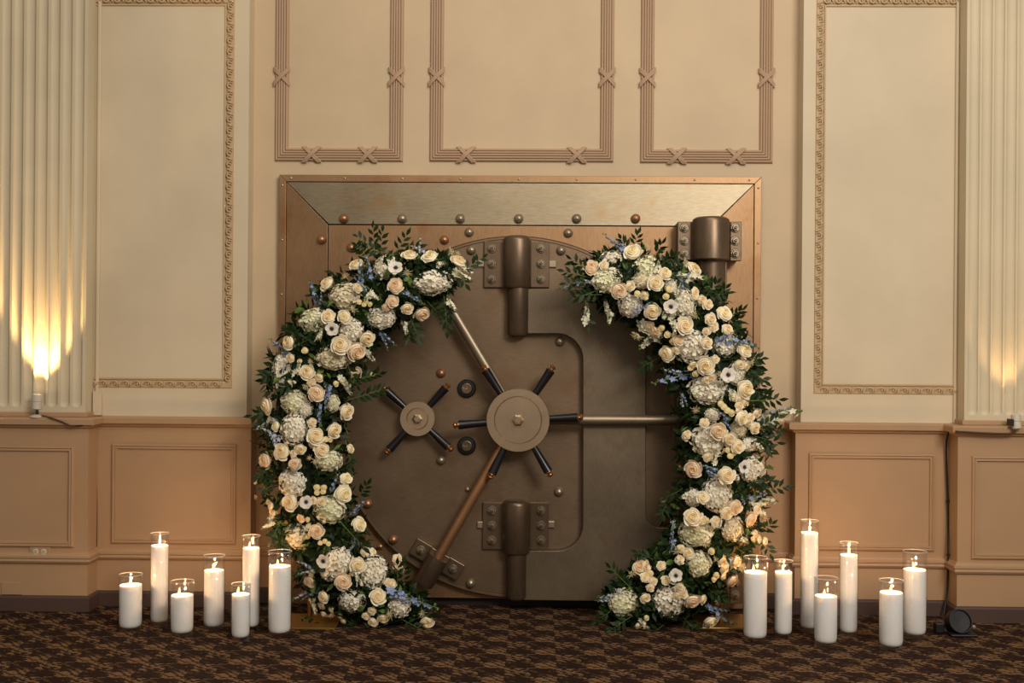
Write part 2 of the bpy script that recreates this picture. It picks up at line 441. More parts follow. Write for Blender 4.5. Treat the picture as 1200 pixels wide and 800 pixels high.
pr = pilaster('trim_5', xpr, 1, cr_, 'cream fluted pilaster on a pedestal at the right edge')
panel(xpl-PWID+.05, X(87,580,YPW), Z(40,640.5,YPW), Z(40,522,YPW), YPW, pl)
panel(X(1138,580,YPW), xpr+PWID-.05, Z(1160,655,YPW), Z(1160,534,YPW), YPW, pr)
baseboard('baseboard_left', xpl-PWID-.02, xdl, YPW, (1, 1), 'dark brown baseboard wrapping the left pilaster pedestal')
baseboard('baseboard_right', xdr, xpr+PWID+.02, YPW, (1, 1), 'dark brown baseboard wrapping the right pilaster pedestal')

# outlet, blank plate, conduit box
def outlet():
    a = W(35, 652, YPW); b = W(59.5, 640, YPW); cx, cz = (a.x+b.x)/2, (a.z+b.z)/2
    root = empty('wall_outlet', (cx, YPW, cz))
    tag(root, 'tan double power outlet low on the left pedestal', 'outlet')
    obj('cover_plate', MB().box(a.x, b.x, YPW-.006, YPW, a.z, b.z), m_wains, root, bevel=.002)
    for s_ in (-1, 1):
        x = cx+s_*.018
        so = obj('socket', MB().lathe([(.0135, 0), (.0135, .004), (.012, .005)], 20, M=axis_mat((x, YPW-.006, cz), FRONT)), m_pil, root)
        obj('socket_slots', MB().box(x-.006, x+.006, YPW-.0118, YPW-.011, cz+.003, cz+.0045).box(x-.006, x+.006, YPW-.0118, YPW-.011, cz-.005, cz-.0035).box(x-.0095, x-.0075, YPW-.0118, YPW-.011, cz-.002, cz+.001), m_black, so)
outlet()
a = W(2, 696, YPW); b = W(26, 682, YPW)
tag(obj('blank_plate', MB().box(a.x, b.x, YPW-.005, YPW, a.z, b.z), m_wains, bevel=.0015), 'painted blank cover plate just above the left baseboard', 'cover plate')
a = W(103, 484, YP+.06); b = W(113, 459, YP+.06)
cb_ = obj('conduit_box', MB().box(xpl+.006, xpl+.044, YS-.03, YS, Z_RAIL+.004, a.z+.10), m_cream, bevel=.002)
tag(cb_, 'small painted conduit box in the corner beside the left pilaster', 'conduit')

# ================================================================ VAULT
YF, YD, YY = -0.06, -0.10, -0.15                 # frame plate, door face, hinge yoke face
fx0, fx1 = X(327, 300, -.03), X(891.5, 300, -.03)
fz1 = Z(609, 206, -.03)
vf = empty('vault_frame', ((fx0+fx1)/2, 0, 0))
tag(vf, 'square bronze steel surround of the vault set against the tan wall', 'vault frame')
obj('backing_plate', MB().box(fx0+.004, fx1-.004, -.020, 0, 0, fz1-.004), m_gap_shade, vf)  # dark joints between panels; below the inner plate its colour stands for shade
s1 = L(8, -.03); g = .0025
cxs0, cxs1, czs = fx0+s1, fx1-s1, fz1-s1
def strip(pts): obj('edge_strip', MB().prism(pts, -.036, -.016), m_bronze, vf, bevel=.0015)
strip([(fx0, fz1), (fx0+s1, fz1-s1), (fx1-s1, fz1-s1), (fx1, fz1)])
strip([(fx0, 0.001), (fx0+s1, 0.001), (fx0+s1, fz1-s1-.001), (fx0, fz1-.001)])
strip([(fx1-s1, 0.001), (fx1, 0.001), (fx1, fz1-.001), (fx1-s1, fz1-s1-.001)])
b_ = L(51, -.05)
ix0, ix1, iz1 = cxs0+b_, cxs1-b_, czs-b_
def slope(pts, ys, mat):
    obj('sloped_panel', MB().prism(pts, ys, -.018), mat, vf, bevel=.0015)
slope([(cxs0+g, czs-g), (ix0+g, iz1+g), (ix1-g, iz1+g), (cxs1-g, czs-g)], [-.034, -.054, -.054, -.034], m_steel)
slope([(cxs0+g, .001), (ix0-g, .001), (ix0-g, iz1), (cxs0+g, czs-2*g)], [-.034, -.054, -.054, -.034], m_bronze)
slope([(cxs1-g, czs-2*g), (ix1+g, iz1), (ix1+g, .001), (cxs1-g, .001)], [-.034, -.054, -.054, -.034], m_bronze)
dc = W(603.5, 488.5, YD); dr = L(212.5, YD)
hole = [(dc.x+(dr+.006)*math.cos(2*PI*k/96), dc.z+(dr+.006)*math.sin(2*PI*k/96)) for k in range(96)]
zfl = .004
low = min(p[1] for p in hole)
obj_ip = flat_plate('inner_plate', [(ix0+g, .040), (ix1-g, .040), (ix1-g, iz1-g), (ix0+g, iz1-g)], [hole] if low > .045 else [], YF, .035, .002, m_bronze, vf)  # bottom edge stops short, baring dark backing as painted shade under the door

# shared small hardware (axis along +Z, base at 0)
me_dome = MB().lathe([(.0215, 0), (.0215, .003), (.019, .010), (.012, .017), (.004, .0205), (0, .021)], 20).mesh('dome_rivet', m_nut)
me_domec = me_dome.copy(); me_domec.materials.clear(); me_domec.materials.append(m_copper)
me_screw = MB().lathe([(.0055, 0), (.005, .002), (.002, .0035), (0, .0036)], 10).mesh('screw', m_nut)
def rivet(px, py, Y, par, cop=0, name='dome_rivet', s=1.0):
    return place(name, me_domec if cop else me_dome, axis_mat(W(px, py, Y-.003), FRONT, 0, s), par)
for px in (341, 404, 471.5, 539.6, 608, 676, 745, 814, 878): place('screw', me_screw, axis_mat((X(px, 207, -.036), -.036, fz1-s1*.5), FRONT), vf)
for k in range(8):
    zz = Z(330, 217+64*k, -.036)
    place('screw', me_screw, axis_mat((fx0+s1*.45, -.036, zz), FRONT), vf); place('screw', me_screw, axis_mat((fx1-s1*.45, -.036, zz-.002), FRONT), vf)
for px, c in ((403, 1), (471.5, 0), (539.5, 0), (608, 0), (676, 0), (745, 1)): rivet(px, 256, -.056, vf, c)
rivet(377, 280.5, -.055, vf, 1); rivet(377, 345, -.055, vf, 1); rivet(377, 415, -.055, vf, 1)
rivet(412, 290, YF, vf, 1); rivet(521, 281, YF, vf, 1); rivet(550, 272, YF, vf); rivet(666, 273, YF, vf); rivet(446, 640, YF, vf, 1, s=.7)

# hex bolt on washer
me_bolt = (MB().lathe([(.0215, 0), (.0215, .004), (.0195, .006), (.018, .004), (.0155, .004)], 24, cap1=False)
           .lathe([(.0155, .005), (.0155, .016), (.0125, .019)], 6, smooth=False)
           .lathe([(.0075, .018), (.0075, .027), (.005, .029)], 12, 1)).mesh('bolt', [m_nut, m_hinge])
def hinge(par, y0, y1, xc, xp, plates, by, Yp, tabs=None, bar_r=16.5, name='hinge_plate', zc_px=605, ext=.0):
    """plates: (x0,x1,z0,z1) in photo px; bolts ride on them"""
    first = None
    for (xa, xb, ya, yb), bx in zip(plates, by[0]):
        p0 = W(xa, yb, Yp); p1 = W(xb, ya, Yp)
        o = obj(name, MB().box(p0.x, p1.x, Yp-.016, Yp+.002, p0.z, p1.z), m_hinge, par, bevel=.003)
        for byy in by[1]: place('bolt', me_bolt, axis_mat(W(bx, byy, Yp-.016), FRONT, rng.random()), o)
    r = L(bar_r, Yp-.05); zt = Z(xc, y0, Yp-.05); zb = Z(xc, y1, Yp-.05); x = X(xc, (y0+y1)/2, Yp-.05)
    M = Matrix.Translation((x, Yp-.035, 0))
    obj('hinge_barrel', MB().lathe([(r*.93, zb), (r, zb+.006), (r, zt-.022), (r*.95, zt-.010), (r*.80, zt-.002), (r*.62, zt)], 32, M=M), m_hinge, par)
    if tabs:
        for xa, xb, ya in tabs:
            p0 = W(xa, ya+4, Yp); p1 = W(xb, ya-4, Yp)
            obj('key_tab', MB().box(p0.x, p1.x, Yp-.012, Yp+.001, p0.z, p1.z), m_nut, par, bevel=.004)
    return x, r

# ---------------- round door
vd = empty('vault_door', (dc.x, YD, 0)); tag(vd, 'round bronze vault door with spoked hand wheels, framed by the flowers', 'vault door')
mb = MB().lathe([(dr-.03, -.075), (dr, -.075), (dr, -.008), (dr-.006, 0), (dr-.014, 0), (dr-.016, -.002), (dr-.018, 0), (0, 0)], 128, M=axis_mat((dc.x, YD, dc.z), FRONT), smooth=False)
dp = obj('door_plate', mb, m_door, vd)
for px, py, c in ((552.5, 293, 0), (657.5, 293.5, 0), (517, 437, 1), (517, 539, 0), (655, 576, 0), (656, 400, 0), (551.5, 683, 0), (461, 632, 1), (431, 590, 1), (797, 548, 1), (778, 588, 0), (548, 573, 0), (425, 395, 1), (775, 395, 0)):
    rivet(px, py, YD, vd, c, s=(.55 if (px, py) == (548, 573) else 1.0))
hinge(vd, 276, 337, 606, 607, [(567, 592, 283, 337), (621, 644, 284, 337)], ((576.5, 634), (291, 309, 327)), YD, [(560, 567.5, 309), (643, 652, 309.5)])
hinge(vd, 586, 648, 605, 605, [(565.5, 590, 588, 643), (620, 643, 588, 644)], ((576.5, 634), (598, 615.5, 633)), YD, [(559, 566, 614.5), (642, 650, 614)])

# ---------------- yoke (crane hinge)
yk = empty('hinge_yoke', (X(720, 500, YY), YY, 0)); tag(yk, 'heavy dark steel crane hinge plate crossing the right half of the vault door', 'hinge')
def P2(px, py): p = W(px, py, YY); return (p.x, p.z)
def arc(cx, cy, r, a0, a1, n=8): return [P2(cx+r*math.cos(R(a0+(a1-a0)*k/n)), cy-r*math.sin(R(a0+(a1-a0)*k/n))) for k in range(n+1)]
out = [P2(598, 338), P2(598, 391)] + arc(653, 421, 30, 90, 0) + arc(653, 615, 30, 0, -90) + [P2(598, 645), P2(598, 703), P2(852, 706), P2(852, 306), P2(775, 306)]
out += [P2(760, 308), P2(742, 314), P2(722, 326), P2(704, 335), P2(690, 338)]
hole2 = arc(773, 602, 16, 180, 270) + arc(798, 602, 16, 270, 360) + arc(798, 402, 16, 0, 90) + arc(773, 402, 16, 90, 180)
flat_plate('yoke_plate', out, [hole2], YY, .05, .004, m_yoke, yk)
def pin(xc, y0, y1, wpx, Yc, par, mat=m_hinge):
    x = X(xc, (y0+y1)/2, Yc); r = L(wpx/2, Yc); zt, zb = Z(xc, y0, Yc), Z(xc, y1, Yc)
    M = Matrix.Translation((x, Yc, 0))
    obj('pivot_pin', MB().lathe([(r*.55, zb), (r*.6, zb+.006), (r*.85, zb+.008), (r, zb+.02), (r, zt)], 28, M=M), mat, par)
pin(607, 335, 395, 25, -.138, yk); pin(605, 645, 703, 24, -.138, yk)
pin(833, 290, 362, 34, -.160, yk); pin(833, 640, 705, 34, -.160, yk)
# frame side of the yoke hinge
hinge(vf, 254, 305, 833.5, 833, [(793.5, 813, 260, 305), (855, 868.5, 260, 306)], ((802, 861.5), (267, 282, 297)), -.145, None, 22, 'crane_hinge_plate')
hinge(vf, 660, 712, 833.5, 833, [(793.5, 813, 660, 706), (855, 870, 660, 706)], ((802, 861.5), (667, 682, 697)), -.145, None, 22, 'crane_hinge_plate')
for (xa, xb, ya, yb) in ((793.5, 868.5, 260, 305), (793.5, 870, 660, 706)):
    p0 = W(xa, yb, -.145); p1 = W(xb, ya, -.145)
    obj('hinge_block', MB().box(p0.x+.003, p1.x-.003, -.146, -.03, p0.z+.003, p1.z-.003), m_hinge, vf)

# ---------------- locking bars, hub, bearings
hc = W(607.3, 491, -.16)
YB = -.185
def px_len(p): return L(p, YB)
for ang in (0.4, 121.5, 240.4):
    d = Vector((math.cos(R(ang)), 0, math.sin(R(ang)))); c0 = Vector((hc.x, YB, hc.z))
    obj('locking_bar', MB().tube([c0+d*px_len(20), c0+d*px_len(60), c0+d*px_len(120), c0+d*px_len(196)], L(6, YB), 20), m_bar if ang < 200 else m_copper, vd)
    M = axis_mat(c0+d*px_len(187), d)
    so = obj('bar_bearing', MB().lathe([(L(9, YB), -.002), (L(12, YB), 0), (L(12, YB), px_len(34)), (L(11.2, YB), px_len(36))], 28, M=M), m_hinge, vd)
    side = Vector((-d.z, 0, d.x))
    base = c0 + d*px_len(193); base.y = YD
    for s_ in (-1, 1):
        q = base + side*s_*px_len(22)
        M3 = Matrix.Translation(q) @ Matrix(((d.x, 0, -d.z), (0, 1, 0), (d.z, 0, d.x))).to_4x4()
        h = px_len(10.5)
        po = obj('bearing_pad', MB().box(-h, h, -.028, .004, -h, h, 0, M3), m_hinge, vd, bevel=.003)
        place('bolt', me_bolt, axis_mat(q+FRONT*.028, FRONT, .4), po)
    M4 = Matrix.Translation(base) @ Matrix(((d.x, 0, -d.z), (0, 1, 0), (d.z, 0, d.x))).to_4x4()
    obj('bearing_block', MB().box(-px_len(12), px_len(12), -.075, .004, -px_len(12.5), px_len(12.5), 0, M4), m_hinge, vd, bevel=.003)

def handle_mesh(r0, r1, rad):
    mb = MB()
    L1 = r1-.026
    mb.lathe([(rad*.9, r0), (rad*.85, r0+.01), (rad*1.15, L1-.01), (rad*1.2, L1), (rad*.7, L1+.002)], 14, 0)
    mb.lathe([(rad*1.0, L1), (rad*1.05, L1+.004), (rad*.55, L1+.007), (rad*.5, L1+.011), (rad*.8, L1+.014), (rad*.85, L1+.019), (rad*.5, L1+.025), (0, L1+.027)], 12, 1, cap0=False)
    return mb.mesh('handle', [m_grip, m_brass])
def wheel(px, py, Yf, r_px, thick, ring, angs, tipr, label, hy, nut=7):
    c = W(px, py, Yf-thick*.5); c.y = Yf; r = L(r_px, Yf-thick)
    M = axis_mat(c, FRONT)
    hub = obj('hand_wheel_hub', MB().lathe([(r*.80, -.005), (r*.86, thick*.35), (r*.985, thick*.4), (r, thick*.45), (r, thick-.004), (r*.985, thick), (r*ring+.003, thick), (r*ring, thick-.003), (r*ring-.003, thick), (0, thick)], 64, M=M, smooth=False), m_wheel, vd)
    hub['label'] = label
    MT = axis_mat(c+FRONT*thick, FRONT)
    obj('hub_nut', MB().lathe([(L(nut+1.5, -.2), 0), (L(nut+1.5, -.2), .003)], 24, M=MT).lathe([(L(nut, -.2), .003), (L(nut, -.2), .010), (L(nut-2, -.2), .014)], 6, M=MT, smooth=False).lathe([(L(nut-3, -.2), .013), (L(nut-3.6, -.2), .018)], 14, M=MT), m_wheel, hub)
    me = handle_mesh(r*.93, L(tipr, -.2), L(4.6 if r_px > 30 else 4.4, -.2))
    for a in angs:
        d = Vector((math.cos(R(a)), -.06, math.sin(R(a))))
        place('handle', me, axis_mat(c+FRONT*hy, d), hub)
    return hub
wheel(607.3, 491, YD, 37.3, .145, .74, (57, 3, -59, -115.5, 185.2, 123.5), 76, 'large hand wheel hub with six black handles', .120)
hb2 = wheel(490, 490, YD, 20.5, .075, .60, (48, 138, 228, -42), 56, 'small hand wheel hub with four black handles', .055, 6)
for py in (455, 522):
    c = W(547, py, YD); M = axis_mat((c.x, YD, c.z), FRONT)
    o = obj('combination_dial', MB().lathe([(L(10.8, YD), 0), (L(10.8, YD), .010), (L(9.6, YD), .015), (L(7.0, YD), .016), (L(6.6, YD), .012)], 32, M=M), m_grip, vd)
    obj('dial_face', MB().lathe([(L(6.4, YD), .010), (L(6.4, YD), .020), (L(5.4, YD), .022)], 28, M=M), m_hinge, o)
    obj('dial_pointer', MB().lathe([(L(1.2, YD), .020), (L(1, YD), .026)], 10, M=M), m_nut, o)
    obj('dial_knurl', MB().tube([(c.x-.018, YD-.0225, c.z+.006), (c.x-.008, YD-.0225, c.z-.004)], .0015, 5), m_nut, o)
# ================================================================ FLOWERS
def petal_mat(name, c_in, c_out, rad=.5, rough=.55, tr=.0):
    t = NT(name); co = t.coord('Object')
    ln = t.n('ShaderNodeVectorMath', operation='LENGTH'); m = t.mapping(co, (1, 1, 0)); t.l(m, ln.inputs[0])
    nz = t.noise(co, 7, 3)
    f = t.math('ADD', t.math('DIVIDE', ln.outputs['Value'], rad), t.math('MULTIPLY', t.math('SUBTRACT', nz, .5), .5))
    t.l(t.ramp(f, [(.12, c_in), (.85, c_out)]), t.b.inputs['Base Color'])
    t.setp(Roughness=rough)
    return t.mat
def green(name, a, b, rough=.5):
    t = NT(name); g_ = t.n('ShaderNodeNewGeometry').outputs['Position']
    t.l(t.ramp(t.noise(g_, 45, 2), [(.3, a), (.7, b)]), t.b.inputs['Base Color']); t.setp(Roughness=rough); t.b.inputs['Specular IOR Level'].default_value = .22; return t.mat
m_rose = petal_mat('cream_rose_petals', srgb(236, 208, 148), srgb(250, 240, 212), 1.0)
m_blush = petal_mat('blush_rose_petals', srgb(230, 194, 144), srgb(248, 230, 200), 1.0)
m_yel = petal_mat('ivory_rose_petals', srgb(242, 222, 160), srgb(252, 244, 218), 1.0)
m_hw = petal_mat('white_hydrangea_florets', srgb(238, 228, 200), srgb(252, 244, 222), 1.1)
m_hg = petal_mat('green_hydrangea_florets', srgb(232, 230, 184), srgb(242, 236, 204), 1.1)
m_hc = petal_mat('cream_hydrangea_florets', srgb(224, 210, 170), srgb(242, 230, 198), 1.1)
m_anem = petal_mat('white_anemone_petals', srgb(228, 216, 194), srgb(240, 230, 212), 1.0)
m_acen = plain('anemone_centre', (.012, .012, .02, 1), .6)
m_blue = petal_mat('blue_delphinium_petals', srgb(138, 154, 190), srgb(168, 182, 212), 1.0)
m_pale = petal_mat('pale_delphinium_petals', srgb(186, 190, 208), srgb(210, 210, 220), 1.0)
m_wst = petal_mat('white_stock_petals', srgb(232, 228, 196), srgb(246, 240, 220), 1.0)
m_bud = petal_mat('cream_bud_petals', srgb(226, 204, 140), srgb(240, 224, 170), 1.0)
m_ast = plain('astilbe_plume', srgb(222, 204, 156), .6)
m_leafd = green('dark_leaf', srgb(18, 33, 11), srgb(40, 62, 22), .5)
m_leafl = green('light_leaf', srgb(70, 98, 42), srgb(112, 136, 62), .5)
m_stem = green('green_stem', srgb(88, 108, 52), srgb(120, 138, 70), .5)
m_core = green('dark_green_core', srgb(18, 28, 16), srgb(30, 44, 24), .8)  # own dark green of the wrapped floral foam core

def fnz(): return rng.uniform(-1, 1)
def petal(mb, phi, dphi, r0, r1, z0, z1, pw=1.0, curl=.0, nu=5, nv=4, ruff=.0, m=0):
    v = []
    for j in range(nv):
        t = j/(nv-1)
        for i in range(nu):
            u = -1+2*i/(nu-1)
            te = t*(1-.18*u*u*t)
            wd = math.sin(PI*(.18+.62*t))**.6
            a = phi+u*dphi*wd
            rr = r0+(r1-r0)*te**pw + curl*max(0, t-.7)*3.3 + ruff*fnz()*t
            zz = z0+(z1-z0)*te**.8 - curl*.9*max(0, t-.7)*1.6 + .02*abs(u)
            v.append((rr*math.cos(a), rr*math.sin(a), zz))
    f = [(j*nu+i, j*nu+i+1, (j+1)*nu+i+1, (j+1)*nu+i) for j in range(nv-1) for i in range(nu-1)]
    mb.add(v, f, m, True)
def rpetal(mb, phi, dphi, R_, ztop, zbot, lip, nu=6, nv=5):
    """a petal wrapping a ball: rises from the base, bulges to R_ and ends in a rolled lip at ztop"""
    v = []
    for j in range(nv):
        t = j/(nv-1)
        for i in range(nu):
            u = -1+2*i/(nu-1)
            a = phi+u*dphi*(.55+.45*math.sin(PI*min(1, .15+.7*t)))
            rr = R_*math.sin(PI*.5*min(1, .25+t))**.7
            if j >= nv-2: rr += lip*(j-nv+3)*.5
            rr *= 1+.11*u
            zz = zbot+(ztop-zbot)*t - .10*u*u*t - (lip*.7 if j == nv-1 else 0) + .015*fnz()
            v.append((rr*math.cos(a), rr*math.sin(a), zz))
    f = [(j*nu+i, j*nu+i+1, (j+1)*nu+i+1, (j+1)*nu+i) for j in range(nv-1) for i in range(nu-1)]
    mb.add(v, f, 0, True)
def rose_mesh(mat, openn=1.0, k=0):
    mb = MB()
    mb.lathe([(.20, .1), (.80, .05), (.74, .25), (.5, .42), (.2, .50), (0, .50)], 12)
    off = rng.random()*6
    for n, R_, zt, dp_, lip in ((2, .15, .66, 1.8, .0), (3, .30, .70, 1.3, .03), (4, .48, .64, .98, .06), (4, .68, .52, .98, .09), (5, .88, .30, .82, .13)):
        for i in range(n): rpetal(mb, off+2*PI*i/n+fnz()*.2, dp_, R_*(1+.07*fnz())*openn, zt+.05*fnz(), min(.05, zt-.6), lip)
        off += 1.9
    for i in range(5):
        a = 2*PI*i/5; mb.add([(.1*math.cos(a-.5), .1*math.sin(a-.5), -.22), (.1*math.cos(a+.5), .1*math.sin(a+.5), -.22), (.7*math.cos(a), .7*math.sin(a), -.12)], [(0,1,2)], 1)
    mb.lathe([(.05, -.6), (.06, -.3), (.25, -.22), (.4, -.02)], 8, 1)
    return mb.mesh('rose', [mat, m_leafl])
def bud_mesh():
    mb = MB().lathe([(.15, -.5), (.55, -.35), (.85, 0), (.85, .35), (.6, .7), (.25, .82), (0, .75)], 10)
    for i in range(3): petal(mb, i*2.1, 1.2, .3, .93, -.3, .72, .5, .02, nu=4)
    mb.lathe([(.05, -1.2), (.08, -.6), (.5, -.42), (.62, -.2)], 8, 1)
    return mb.mesh('rose_bud', [m_bud, m_leafl])
def hyd_mesh(mat, n=135):
    mb = MB().lathe([(.6, -.45), (.84, -.1), (.80, .25), (.5, .52), (0, .62)], 14)
    for i in range(n):
        z = 1-1.25*(i+.5)/n; a = i*2.39996
        rr = math.sqrt(max(0, 1-z*z))
        p = Vector((rr*math.cos(a), rr*math.sin(a), z*.78))*(1+.10*fnz()-.02)
        nn = Vector((rr*math.cos(a), rr*math.sin(a), z)).normalized()+Vector((fnz(), fnz(), fnz()))*.55
        M = axis_mat(p, nn, rng.random()*6)
        s = .128*(1+.15*fnz())
        for q in range(4):
            b = PI/2*q; ca, sa = math.cos(b), math.sin(b)
            loc = [(0, 0, -.02), (.45*s, -.50*s, .10*s), (1.0*s, -.42*s, .16*s), (1.2*s, 0, .02*s), (1.0*s, .42*s, .18*s), (.45*s, .50*s, .10*s), (.62*s, 0, .16*s)]
            vv = [(x*ca-y*sa, x*sa+y*ca, z_) for x, y, z_ in loc]
            mb.add(vv, [(0,1,6), (1,2,3,6), (6,3,4,5), (0,6,5)], 0, True, M)
    return mb.mesh('hydrangea', [mat])
def anem_mesh():
    mb = MB(); 
    for ring, (n, rr, z1) in enumerate(((5, .98, .12), (4, .88, .22))):
        for i in range(n): petal(mb, ring*.6+2*PI*i/n, .78, .05, rr*(1+.06*fnz()), 0+ring*.03, z1+.05*fnz(), .9, 0, ruff=.015)
    mb.lathe([(.04, -.5), (.05, 0)], 6, 1)
    return mb.mesh('anemone', [m_anem, m_stem])
def anemc_mesh():
    mb = MB().lathe([(.19, .02), (.20, .12), (.13, .21), (0, .24)], 14)
    for i in range(22):
        a = 2*PI*i/22; r_ = .29+.03*(i % 2)
        mb.tube([(.12*math.cos(a), .12*math.sin(a), .08), (r_*math.cos(a), r_*math.sin(a), .17)], [.008, .022], 4)
    return mb.mesh('flower_centre', [m_acen])
def spike_mesh(mat, n=13, fr=.082, bell=False):
    """unit length along +Z, drooping slightly"""
    mb = MB().tube([(0, 0, 0), (.02, 0, .4), (.06, .02, .8), (.11, .03, 1.0)], [.020, .018, .012, .006], 5, 1)
    for i in range(n):
        t = .08+.90*i/(n-1); a = i*2.2+fnz()*.3
        s = fr*(1.15-.75*t)
        out = Vector((math.cos(a), math.sin(a), .25)).normalized()
        c = Vector((.02+.08*t*t, .02*t, t))+out*(fr*.9*(1.1-.6*t))
        if t > .86: mb.lathe([(0, -s), (s*.7, -s*.2), (s*.6, s*.5), (0, s)], 6, 1, axis_mat(c, out)); continue
        mb.tube([(.02+.08*t*t, .02*t, t), c], .007, 4, 1)
        M = axis_mat(c, out+Vector((fnz(), fnz(), fnz()))*.35, rng.random()*6)
        for q in range(5):
            b = 2*PI*q/5; ca, sa = math.cos(b), math.sin(b); ss = s*(1+.1*fnz())
            loc = [(0, 0, -.1*s), (.5*ss, -.42*ss, .1*ss), (1.1*ss, -.25*ss, .22*ss), (1.2*ss, .2*ss, .2*ss), (.5*ss, .42*ss, .12*ss)]
            mb.add([(x*ca-y*sa, x*sa+y*ca, z_) for x, y, z_ in loc], [(0,1,2), (0,2,3), (0,3,4)], 0, True, M)
    return mb.mesh('delphinium_spike', [mat, m_stem])
def plume_mesh():
    mb = MB()
    for i in range(17):
        a = 2.4*i+fnz()*.2; s = .15+.6*rng.random(); up = 1.0-.7*s
        pts = [Vector((math.cos(a)*s*t, math.sin(a)*s*t, up*t+.15*math.sin(PI*t)-.25*t*t)) for t in (0, .25, .5, .75, 1)]
        mb.tube(pts, [.02, .035, .03, .022, .006], 5)
        for k in range(9):
            p = pts[1].lerp(pts[4], k/8)+Vector((0, 0, .02)); dv = Vector((fnz(), fnz(), fnz()))*.09
            mb.add([p-dv*.3, p+dv, p+Vector((dv.y, dv.x, -dv.z))*.6], [(0,1,2)])
    return mb.mesh('astilbe_plume', [m_ast])
def leaf_verts(ln, wd, fold=.25, bend=.15):
    return ([(0, 0, 0), (-wd*.75, ln*.3, wd*fold), (-wd, ln*.55, wd*fold*.9-bend*ln*.3), (0, ln, -bend*ln), (wd, ln*.55, wd*fold*.9-bend*ln*.3), (wd*.75, ln*.3, wd*fold), (0, ln*.3, 0), (0, ln*.6, -bend*ln*.25)],
            [(0,6,1), (1,6,7,2), (2,7,3), (0,5,6), (6,5,4,7), (7,4,3)])
vl, flf = leaf_verts(1, .20)
me_leaf = MB().add(vl, flf, 0, True).mesh('leaf', [m_leafd])
me_leaf2 = MB().add(vl, flf, 0, True).mesh('leaf', [m_leafl])

ROSE = {'r': [rose_mesh(m_rose) for _ in range(3)], 'b': [rose_mesh(m_blush) for _ in range(2)], 'y': [rose_mesh(m_yel, .95) for _ in range(2)]}
HYD = {'w': [hyd_mesh(m_hw) for _ in range(3)], 'g': [hyd_mesh(m_hg) for _ in range(2)], 'c': [hyd_mesh(m_hc) for _ in range(2)]}
ANEM, ANEMC, BUD = anem_mesh(), anemc_mesh(), bud_mesh()
SPK = {'b': spike_mesh(m_blue), 'p': spike_mesh(m_pale), 'w': spike_mesh(m_wst, 15, .15)}
PLM = [plume_mesh(), plume_mesh()]
STEM = MB().tube([(0, 0, 0), (0, .35, .03), (0, .7, .02), (0, 1, -.05)], [.012, .011, .008, .004], 5).mesh('ruscus_sprig', [m_stem])

